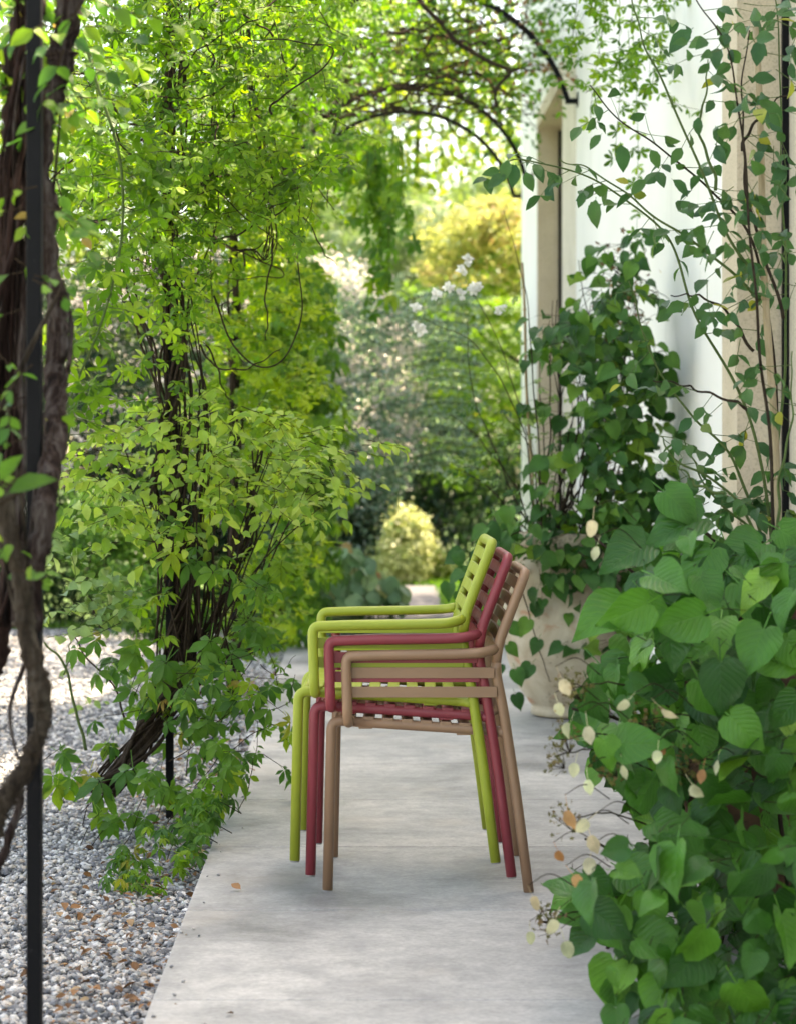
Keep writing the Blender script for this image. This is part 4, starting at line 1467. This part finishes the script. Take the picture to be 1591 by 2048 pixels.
def keep4(px, py):
    return (px - 400) ** 2 / 170 ** 2 + (py - 1340) ** 2 / 260 ** 2 < 1 or (340 < px < 500 and 1450 < py < 1690)
curtain(pl, 70, (240, 1080, 570, 1690), (5.85, 6.7), 'creeper', 'creeper', (.04, .07), (.08, .2), keep4, (.1, -.6, .7), .35, .5, -.3, .07)
# runners over the slab
for L in ([(500, 1440), (545, 1420), (580, 1400), (590, 1350)], [(520, 1330), (560, 1350), (590, 1310)], [(440, 1520), (520, 1460), (560, 1450), (573, 1480)], [(470, 1640), (500, 1560), (512, 1500), (515, 1420)]):
    q = wander_path(PX(L, 6.2), .004)
    pl.twig(q, .0016)
    for w in q[6::5]:
        pl.leaf('ovate', 'creeper', w, rvec() * .6 + np.array([.3, 0, -.4]), np.array([0, -.6, .6]) + rvec() * .4, R.uniform(.022, .036), 'leaf')
pl.finish(300)

# ---- young creeper on the gravel at the slab edge, nearer
pl = Plant('creeper_seedlings', 'low trailing green creeper on the gravel against the slab edge', 'climber', (P(300, 1760, 5.3)[0], 5.25, -.06))
for (px, py, Y, n) in ((250, 1720, 5.45, 9), (285, 1740, 5.4, 10), (330, 1690, 5.5, 9), (370, 1700, 5.45, 9), (390, 1670, 5.5, 9), (300, 1790, 5.25, 10), (320, 1820, 5.15, 10), (340, 1840, 5.1, 8), (245, 1760, 5.3, 7), (280, 1780, 5.25, 8), (360, 1735, 5.35, 8), (420, 1650, 5.55, 10), (395, 1620, 5.6, 10), (440, 1610, 5.65, 9), (350, 1660, 5.6, 8), (230, 1735, 5.4, 6)):
    c_ = P(px, py, Y)
    for _ in range(n):
        q = c_ + np.array([R.normal() * .035, R.normal() * .05, abs(R.normal()) * .02])
        q[0] = min(q[0], edge_x(q[1]) + .015)
        pl.leaf('creeper', 'creeper', q, np.append(rvec()[:2], -.25), np.array([0, -.35, .9]) + rvec() * .3, R.uniform(.026, .046))
    pl.twig(spline([c_ + np.array([.05, .15, -.05]), c_ + np.array([0, .05, .0]), c_], 5), .0016)
pl.finish(300)

# ---- pale rose shoot on the gravel
pl = Plant('rose_shoot', 'young pale green rose shoot rising from the gravel beside the front trunks', 'plant', (P(172, 1500, 6.8)[0], 6.8, -.06))
for L, r, mt in (([(172, 1500), (155, 1430), (128, 1330), (90, 1285)], .006, 'greenstem'), ([(130, 1350), (140, 1300), (142, 1270)], .003, 'greenstem'), ([(255, 1450), (225, 1370), (170, 1310), (150, 1275)], .004, 'twig')):
    q = wander_path(PX(L, 6.6), .003)
    pl.stem(q, np.linspace(r, r * .6, len(q)), mt, n=7)
for (px, py) in ((150, 1225), (180, 1215), (205, 1205), (130, 1235), (110, 1200), (100, 1150), (125, 1120), (150, 1140), (95, 1100), (170, 1240), (145, 1190), (120, 1255), (190, 1235), (90, 1230), (205, 1250), (110, 1280), (160, 1160), (95, 1275), (145, 1260), (150, 1275), (85, 1190), (120, 1170), (105, 1125), (215, 1190), (175, 1190), (135, 1215), (100, 1255), (160, 1250), (80, 1140), (190, 1160)):
    pl.grow(P(px, py, R.uniform(5.9, 6.5)), (R.normal() * .6 + .5, 0, .3), .12, 'ovate', 'rose_pale', (.040, .062), .03, .4, -.3, (0, -.45, .8), .0014, .25)
for (px, py) in ((160, 1330), (215, 1350), (225, 1310), (240, 1320), (160, 1390), (190, 1400), (240, 1400)):
    pl.grow(P(px, py, 7.2), (R.normal(), 0, -.2), .10, 'ovate', 'rose_pale', (.025, .04), .03, .4, -.3, (0, -.45, .8), .0012, .25)
pl.finish(300, 'greenstem')

# ---- third post: bright akebia column
pl = Plant('akebia_column', 'yellow-green five-leaved vine hanging on the third pergola post', 'climber', (P(470, 1400, 9.58)[0], 9.58, -.06))
twist_bundle(pl, PX([(470, 1390), (468, 1100), (474, 800), (468, 500), (480, 200)], 9.58), 7, .006, .012, .03, 3)
def keep5(px, py):
    w = 70 + 75 * math.sin(max(0, min(1, (py - 250) / 700)) * 3.14)
    return abs(px - 505) < min(w, 108) + 14 * math.sin(py / 30)
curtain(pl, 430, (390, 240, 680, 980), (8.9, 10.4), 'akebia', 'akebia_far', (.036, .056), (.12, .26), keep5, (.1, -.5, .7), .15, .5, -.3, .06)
curtain(pl, 170, (400, -40, 690, 300), (8.6, 10.8), 'akebia', 'akebia', (.036, .058), (.15, .35), lambda a, b: R.random() < .9, (.1, -.4, .7), .15, .5, -.3, .06)
curtain(pl, 90, (470, 1090, 640, 1330), (8.6, 10.5), 'star', 'akebia_far', (.05, .08), (.1, .25), lambda a, b: a < 500 + (1340 - b) * .55, (.1, -.5, .7), .1, .5, -.2, .05)
pl.finish(300)

# ---- fourth post: creeper column
pl = Plant('creeper_column', 'green creeper column hiding the fourth pergola post beside the flowering shrub', 'climber', (P(600, 1290, 12.7)[0], 12.6, -.06))
twist_bundle(pl, PX([(560, 1290), (575, 1000), (565, 700), (570, 400), (580, 100)], 12.7), 6, .008, .014, .04, 3)
def keep6(px, py):
    c0 = 590 + 24 * math.sin(py / 120)
    w = np.interp(py, [480, 560, 900, 1000, 1280], [30, 52, 50, 34, 30])
    return abs(px - c0) < w + 10 * math.sin(py / 22)
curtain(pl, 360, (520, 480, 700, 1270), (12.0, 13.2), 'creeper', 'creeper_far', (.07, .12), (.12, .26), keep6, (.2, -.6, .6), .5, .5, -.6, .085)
pl.finish(300)

# ---- roof vine over the far hoops
pl = Plant('roof_vine', 'tangled vine roof over the far pergola hoops with hanging leafy strands', 'climber', (-.85, 14.2, -.06))
for L, r in (([(540, 240), (611, 136), (708, 97), (787, 66), (840, 75), (930, 60)], .022), ([(822, -20), (857, 26), (906, 75), (967, 117), (1016, 143), (985, 189), (1007, 253)], .018), ([(690, 26), (682, 154), (673, 255), (646, 325), (620, 387)], .014),
             ([(600, 300), (690, 210), (780, 180), (860, 185), (919, 198), (1005, 252)], .012), ([(560, 200), (640, 240), (720, 225), (800, 215)], .012), ([(700, 60), (800, 150), (900, 130), (1000, 110), (1050, 60)], .010),
             ([(560, 60), (650, 30), (760, -10)], .014), ([(760, 120), (770, 200), (755, 260)], .005), ([(840, 30), (828, 160), (815, 260)], .004), ([(940, 0), (930, 120), (905, 240)], .004), ([(1060, 0), (1030, 140), (985, 250), (962, 290)], .004)):
    q = wander_path(PX(L, R.uniform(12.2, 13.6)), .012)
    pl.stem(q, np.linspace(r, r * .6, len(q)), 'vine', n=6)
for k in range(230):
    a = P(R.uniform(540, 1010), R.uniform(-20, 230), R.uniform(12, 16)); d = rvec() * np.array([.8, .5, .3])
    q = wander_path([a, a + d * .4, a + d * .8 + rvec() * .15, a + d * 1.1 + rvec() * .2], .02)
    pl.twig(q, R.uniform(.004, .010), .002)
def keep7(px, py):
    arch = 205 + (max(0, px - 800) / 230.) ** 2 * 170 if px > 800 else 215 + (800 - px) * .12
    edge = arch - 75 - max(0, px - 850) * .25
    if px > 1050:
        return py < 210 - abs(px - 1100) * 1.2 and R.random() < .5
    if px > 930:
        return py < edge and R.random() < .42
    return py < edge and R.random() < (.95 if py < edge - 60 else .6)
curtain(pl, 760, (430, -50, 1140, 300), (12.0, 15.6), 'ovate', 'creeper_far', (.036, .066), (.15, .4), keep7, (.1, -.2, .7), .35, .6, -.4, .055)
curtain(pl, 60, (900, -20, 1120, 260), (12.0, 13.5), 'ovate', 'dry', (.03, .05), (.1, .2), keep7, (.1, -.2, .7), .35, .6, -.4, .06)
for (px, y0, y1) in ((700, 230, 370), (725, 240, 440), (760, 260, 560), (785, 250, 600), (772, 300, 640), (745, 250, 420), (690, 240, 320), (800, 280, 480), (735, 300, 480)):
    Y = R.uniform(12.0, 13.0)
    a, e = P(px, y0, Y), P(px + R.normal() * 10, y1, Y)
    pl.grow(a, (0, 0, -1), a[2] - e[2], 'creeper', 'creeper_far', (.075, .115), .075, .16, -1.2, (.05, -.8, .5), .003, .8)
pl.finish(300)

# ---- thin akebia strands against the white wall
pl = Plant('wall_strands', 'thin green vine strands hanging in front of the white wall', 'climber', P(1250, -60, 8.4))
for (px, y0, y1, w) in ((1262, -60, 470, .2), (1215, -60, 260, .3), (1290, -60, 200, .3), (1180, -60, 160, .35), (1240, -60, 330, .3), (1330, -60, 120, .3), (1160, -60, 120, .3), (1255, 60, 180, .6)):
    Y = R.uniform(8.2, 9.0)
    a, e = P(px, y0, Y), P(px, y1, Y)
    pl.grow(a, (0, 0, -1), a[2] - e[2], 'akebia', 'akebia', (.036, .05), .075, w * .7, -1.0, (.05, -.7, .6), .0016, .2, skip=.1)
for k in range(34):
    px, py = R.uniform(1150, 1340), R.uniform(-40, 190)
    pl.grow(P(px, py, R.uniform(8.0, 9.0)), (R.normal(), 0, R.normal() * .4), R.uniform(.1, .25), 'akebia', 'akebia', (.034, .05), .06, .5, -.2, (0, -.6, .7), .0013)
pl.finish(300)

# ================================================================== PLANTS IN THE POTS
# ---- climbing hydrangea on the wall behind pot 1
pl = Plant('wall_hydrangea', 'climbing hydrangea with heart leaves rising from the far pot against the wall', 'climber', (POT1[0], POT1[1], .77))
for k in range(26):
    s = P(R.uniform(1070, 1210), 1062, R.uniform(8.65, 8.9))
    e = P(R.uniform(1090, 1300), R.uniform(520, 900), R.uniform(8.8, 9.25))
    q = wander_path([s, s * .6 + e * .4 + rvec() * .05, e], .01)
    pl.stem(q, np.linspace(.0055, .002, len(q)), 'vine', n=5)
for k in range(40):
    a = P(R.normal() * 22 + 1245, R.uniform(520, 720), R.uniform(8.8, 9.1)); d = rvec()
    q = wander_path([a, a + d * .08, a + d * .16 + rvec() * .04], .006, 5)
    pl.twig(q, .003)
def keep8(px, py):
    right = 1298 - 10 * math.sin(py / 40.)
    if py < 700:
        left = 1245 - (py - 470) * .8
        ok = left < px < min(right, 1262 + (py - 470) * .12)
        return ok and not (1215 < px < 1275 and 520 < py < 650 and R.random() < .75)
    if py < 1000:
        return (1205 + 8 * math.sin(py / 25.) < px < right) or (px > 1060 + max(0, 880 - py) * .5 and R.random() < .17)
    if py < 1130:
        return 1000 + (py - 990) * .2 < px < right + 10
    return (1050 < px < 1160 and py < 1160 and R.random() < .6) or (1175 < px < 1290 and R.random() < .8)
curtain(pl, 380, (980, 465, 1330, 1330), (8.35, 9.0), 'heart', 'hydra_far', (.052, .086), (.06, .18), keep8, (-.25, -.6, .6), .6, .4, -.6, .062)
for (px, py) in ((1100, 1150), (1075, 1280), (1060, 1330), (1030, 1340), (1120, 1290), (1015, 1290), (1000, 1330), (1030, 1390), (1020, 1250), (1055, 1240)):
    pl.leaf('heart', 'hydra_far', P(px, py, 8.4), (R.normal() * .6, -.2, -.8), np.array([-.2, -.9, .3]) + rvec() * .3, R.uniform(.055, .08))
pl.twig(wander_path(PX([(1040, 1180), (1062, 1240), (1075, 1300), (1095, 1350), (1100, 1365)], 8.42), .004), .003)
# vine reaching left of the chair backs
for (px, py) in ((985, 1120), (960, 1100), (940, 1125), (920, 1140), (905, 1170), (930, 1180), (950, 1150), (975, 1170), (915, 1110), (990, 1080), (1000, 1050), (970, 1060), (1010, 1020)):
    for _ in range(2):
        pl.leaf('heart', 'hydra_far', P(px + R.normal() * 8, py + R.normal() * 8, R.uniform(8.2, 8.5)), (R.normal() * .5 - .3, -.2, -.7), np.array([-.3, -.8, .5]) + rvec() * .3, R.uniform(.065, .09))
pl.twig(wander_path(PX([(1040, 1060), (990, 1090), (950, 1130), (930, 1200)], 8.4), .004), .003)
for k in range(120):
    pl.leaf('star', 'dry', P(R.normal() * 24 + 1245, R.normal() * 55 + 590, R.uniform(8.7, 9.0)), rvec(), rvec(), R.uniform(.02, .035), 'dry_flower')
for k in range(60):
    pl.leaf('star', 'dry', P(R.normal() * 16 + 1215, R.normal() * 60 + 860, R.uniform(8.7, 9.0)), rvec(), rvec(), R.uniform(.02, .035), 'dry_flower')
pl.finish(300)

# ---- white rambling rose beside it
pl = Plant('white_rose', 'loose white-flowered rose leaning left from the far pot', 'rose', (POT1[0] - .15, POT1[1], .77))
for L in ([(1075, 1060), (1060, 900), (1010, 720), (930, 560)], [(1070, 1060), (1040, 850), (960, 700), (850, 640)], [(1080, 1060), (1070, 800), (1050, 600), (1010, 420)], [(1065, 1060), (1020, 960), (960, 880), (900, 830)], [(1085, 1060), (1090, 900), (1075, 760), (1100, 640)],
          [(1060, 1060), (1000, 930), (950, 800), (930, 640)], [(1100, 1060), (1110, 950), (1120, 800), (1080, 660)], [(1060, 1070), (1000, 1000), (940, 950), (890, 930)], [(1120, 1060), (1135, 900), (1150, 760)], [(1090, 1060), (1080, 980), (1050, 880), (1000, 820)]):
    q = wander_path(PX(L, R.uniform(8.4, 9.0)), .006, 12)
    pl.stem(q, np.linspace(.004, .0015, len(q)), 'greenstem' if R.random() < .5 else 'vine', n=5)
    for w in q[8::2]:
        if R.random() < .36:
            pl.grow(w, (R.normal(), R.normal() * .5, R.normal() * .4), R.uniform(.06, .14), 'rose', 'rose_pale' if R.random() < .85 else 'hydra_far', (.042, .066), .06, .5, -.2, (0, -.5, .7), .0012, .15)
for (px, py) in ((925, 540), (945, 578), (918, 590), (830, 615), (842, 660), (1000, 618), (935, 520), (952, 572), (835, 650), (895, 575), (870, 590)):
    c_ = P(px, py, 8.45)
    for _ in range(16):
        v = rvec()
        pl.leaf('bract', 'petal', c_ + v * .008, v * .8 + np.array([0, -.3, 0]), np.array([0, -.6, .3]) + v * .5, R.uniform(.016, .027), 'petal')
pl.leaf('bract', 'bract', P(1037, 898, 8.45), (0, 0, 1), (0, -1, 0), .02, 'bud')
pl.finish(300, 'greenstem')

def cane(label, a, b_, Y, r):
    A, B = P(*a, Y), P(*b_, Y)
    t = thing('bamboo_cane', label, 'cane', A, 'bamboo plant supports')
    n = 24
    q = np.array([A + (B - A) * k / (n - 1) for k in range(n)]) + np.stack([.004 * np.sin(np.linspace(0, 9, n)), np.zeros(n), np.zeros(n)], 1)
    b = MB(); b.tube(q, r * np.linspace(1, .8, n), 12)
    b.build('stick', M['bamboo'], t, True)
    for k in range(3, n - 1, 4):
        b = MB(); b.tube([q[k] - (q[k + 1] - q[k]) * .12, q[k], q[k] + (q[k + 1] - q[k]) * .12], [r * .95, r * 1.18, r * .95], 12)
        b.build('node', M['bamboo'], t, True)
cane('thin bamboo cane standing in the far pot beside the white wall edge', (1066, 1064), (1042, 525), 8.7, .0075)

# ---- climbing rose on a cane in front of the near door
pl = Plant('climbing_rose', 'climbing rose with arching bare stems and oval leaves in front of the wall', 'rose', (POT2[0], POT2[1] - .1, .77))
YR = 4.55
stems = ([(1545, 1100), (1530, 800), (1510, 560), (1480, 300), (1455, 100), (1380, -30)], [(1540, 1100), (1500, 850), (1400, 640), (1330, 470), (1200, 370), (1060, 320), (1010, 330)], [(1550, 1100), (1540, 700), (1505, 480), (1420, 380), (1320, 300), (1240, 240), (1180, 170)],
         [(1545, 1100), (1560, 800), (1570, 500), (1560, 200), (1540, -40)], [(1535, 1100), (1470, 930), (1380, 830), (1300, 700), (1250, 560)], [(1530, 1100), (1450, 980), (1340, 910), (1320, 870)], [(1545, 1100), (1570, 900), (1590, 700)],
         [(1520, 560), (1440, 440), (1330, 180), (1280, 60), (1250, -30)], [(1515, 600), (1410, 500), (1290, 420), (1180, 340), (1120, 320)], [(1500, 820), (1400, 780), (1310, 760)], [(1510, 700), (1420, 600), (1340, 590)], [(1480, 300), (1530, 220), (1590, 180)],
         [(1440, 990), (1380, 960), (1350, 920)], [(1560, 640), (1500, 400), (1480, 250), (1500, 60)], [(1430, 380), (1400, 240), (1420, 120)], [(1535, 1100), (1480, 1040), (1400, 960), (1370, 880)])
for L in stems:
    Y = R.uniform(4.3, 4.8)
    q = wander_path(PX(L, Y), .006, 14)
    pl.stem(q, np.linspace(.0042, .0014, len(q)), 'greenstem' if R.random() < .6 else 'vine', n=6)
    for w in q[6::4]:
        if R.random() < .62:
            pl.grow(w, (R.normal(), R.normal() * .5, R.normal() * .4 - .2), R.uniform(.05, .13), 'ovate', 'rose', (.032, .052), .04, .5, -.4, (-.1, -.55, .55), .0011, .45, skip=.08, facer=.9)
for (px, py, s) in ((1190, 400, .062), (1290, 360, .045), (1300, 300, .045), (1010, 350, .05), (1030, 330, .05), (1240, 290, .06), (1395, 235, .04), (1430, 255, .042), (1200, 270, .04), (1165, 385, .035), (1440, 440, .04), (1520, 80, .06), (1380, 60, .07), (1530, 200, .07), (1345, 360, .05), (1050, 345, .045), (1015, 320, .05)):
    pl.leaf('ovate', 'rose', P(px, py, 4.4), (R.normal() * .5, 0, -.8), np.array([-.1, -.9, .2]) + rvec() * .4, s)
for k in range(56):
    px, py = R.uniform(1400, 1600), R.uniform(-20, 1050)
    pl.grow(P(px, py, R.uniform(4.2, 4.8)), (R.normal(), 0, -.2 + R.normal() * .4), R.uniform(.06, .14), 'ovate', 'rose', (.034, .056), .04, .5, -.4, (-.1, -.6, .5), .0011, .4, skip=.05, facer=.8)
pl.finish(300, 'greenstem')
cane('bamboo cane tied into the climbing rose before the stone door surround', (1555, 1090), (1508, 55), 4.62, .0095)

# ---- big hydrangea in the foreground
pl = Plant('hydrangea', 'large climbing hydrangea with big heart leaves and cream bracts in the foreground', 'shrub', (POT2[0] - .05, POT2[1] - .35, 0))
def left_edge(py):
    ys = [1000, 1060, 1150, 1250, 1330, 1400, 1500, 1570, 1640, 1720, 1790, 1850, 1920, 2000, 2090]
    xs = [1350, 1330, 1255, 1245, 1215, 1150, 1125, 1180, 1240, 1200, 1115, 1125, 1170, 1190, 1200]
    return np.interp(py, ys, xs)
for L in ([(1500, 1250), (1390, 1200), (1270, 1150), (1180, 1060)], [(1520, 1500), (1400, 1480), (1250, 1440), (1140, 1420)], [(1540, 1750), (1420, 1740), (1300, 1720), (1170, 1680)], [(1560, 1400), (1500, 1700), (1440, 1900), (1380, 2080)], [(1500, 1800), (1380, 1850), (1220, 1850), (1080, 1840)],
          [(1540, 1150), (1470, 1100), (1380, 1050), (1330, 1010)], [(1450, 1300), (1440, 1500), (1430, 1700), (1420, 2050)], [(1330, 1650), (1310, 1800), (1280, 1950), (1290, 2080)], [(1560, 1500), (1570, 1800), (1560, 2080)], [(1240, 1750), (1215, 1900), (1225, 2000)]):
    q = wander_path(PX(L, R.uniform(4.2, 4.55)), .006)
    pl.stem(q, np.linspace(.006, .0028, len(q)), 'vine', n=7)
cand = []
tries = 0
def top_edge(px):
    return np.interp(px, [1200, 1290, 1340, 1420, 1500, 1600], [1160, 1075, 1075, 1090, 1110, 1095])
while len(cand) < 470 and tries < 120000:
    tries += 1
    px, py = R.uniform(1040, 1640), R.uniform(1010, 2150)
    if px < left_edge(min(py, 2090)) + 24 or py < top_edge(px) + 20:
        continue
    if ((px - 1262) / 40) ** 2 + ((py - 1650) / 52) ** 2 < 1 or (((px - 1240) / 34) ** 2 + ((py - 1905) / 60) ** 2 < 1 and R.random() < .8):
        continue
    ymax = min(4.6, GY(py + 15) * .985)
    Y = R.uniform(min(3.5, ymax - .1), ymax) if py > 1700 else R.uniform(3.75, ymax)
    if any((px - a) ** 2 + (py - b_) ** 2 < 27 ** 2 and abs(Y - c_) < .2 for a, b_, c_ in cand):
        continue
    cand.append((px, py, Y))
for (px, py, Y) in cand:
    a = R.normal() * .75 - .1
    d = np.array([math.sin(a), -.25 + R.normal() * .4, -math.cos(a) * .8])
    n_ = np.array([-.2 + R.normal() * .55, -.62 + R.normal() * .3, .45 + R.normal() * .4])
    s = R.uniform(.056, .108) * (0.62 if R.random() < .28 else 1)
    pos = P(px, py - 30, Y)
    pl.leaf('heart', 'hydra', pos, d, n_, s)
    pl.twig([pos - d * s * .4, pos - d * s * .75 + np.array([.03, .09, -.02])], .0012)
for k in range(330):
    px, py = R.uniform(1150, 1640), R.uniform(1090, 1960)
    if px < left_edge(py) + 70 or ((px - 1262) / 40) ** 2 + ((py - 1650) / 60) ** 2 < 1:
        continue
    Y = R.uniform(4.3, 5.0)
    q = P(px, py, Y)
    if q[2] < .06 or q[0] > wall_x(Y) - .1:
        continue
    a = R.normal() * .8
    pl.leaf('heart', 'hydra', q, (math.sin(a), R.normal() * .4, -.7), np.array([R.normal() * .5, -.5, .6]), R.uniform(.06, .10))
for (px, py, Y, ax, s) in ((1400, 1040, 4.2, 1.2, .13), (1330, 985, 4.2, -.6, .095), (1290, 1090, 4.2, .9, .12), (1250, 1100, 4.25, -.9, .11), (1420, 1100, 4.15, .4, .11), (1520, 1090, 4.2, .9, .12), (1480, 1170, 4.1, -.5, .12), (1240, 1210, 4.2, .9, .12), (1200, 1330, 4.15, -.5, .11), (1560, 1060, 4.25, -.8, .10), (1590, 1120, 4.2, .2, .12)):
    pl.leaf('heart', 'hydra', P(px, py, Y), (-math.sin(ax), -.3, -abs(math.cos(ax)) * .6), np.array([-.15, -.7, .65]) + rvec() * .15, s)
BR = ((1125, 1465), (1160, 1472), (1310, 1437), (1240, 1420), (1290, 1500), (1370, 1588), (1390, 1558), (1230, 1550), (1135, 1545), (1120, 1640), (1160, 1660), (1166, 1690), (1100, 1720), (1050, 1812), (1045, 1882), (1115, 1902), (1170, 1060), (1178, 1112), (1100, 1425), (1160, 1578), (1300, 1520), (1420, 1540), (1108, 1378), (1165, 1735), (1132, 1770), (1095, 1858))
for (px, py) in BR:
    q = P(px + 14, py - 18, R.uniform(3.68, 3.85))
    d = np.array([R.normal() * .45, -.15, -.9])
    sz = R.uniform(.022, .038)
    pl.leaf('bract', 'bract', q, d, np.array([-.2, -.7, .2]) + rvec() * .7, sz, 'bract')
    k = q - d / np.linalg.norm(d) * sz * .85
    pl.twig(spline([k + np.array([.10, .14, -.03]), k + np.array([.045, .05, .012]), k], 5), .0013, .0008)
for (px, py, n) in ((1145, 1375, 60), (1290, 1440, 50), (1130, 1640, 40), (1090, 1840, 60), (1215, 1530, 50), (1360, 1530, 40), (1120, 1480, 40), (1110, 1510, 30)):
    c_ = P(px, py, 3.85)
    for _ in range(n):
        v = rvec() * np.array([.04, .03, .045]) * R.random() ** .4
        pl.leaf('star', 'seedhead', c_ + v, rvec(), rvec(), R.uniform(.008, .015), 'floret')
        if R.random() < .3:
            pl.twig([c_ + np.array([.02, .03, -.03]), c_ + v], .0008)
    pl.twig(wander_path([c_ + np.array([.22, .2, -.06]), c_ + np.array([.1, .08, 0]), c_], .003, 5), .0022)
pl.finish(300)
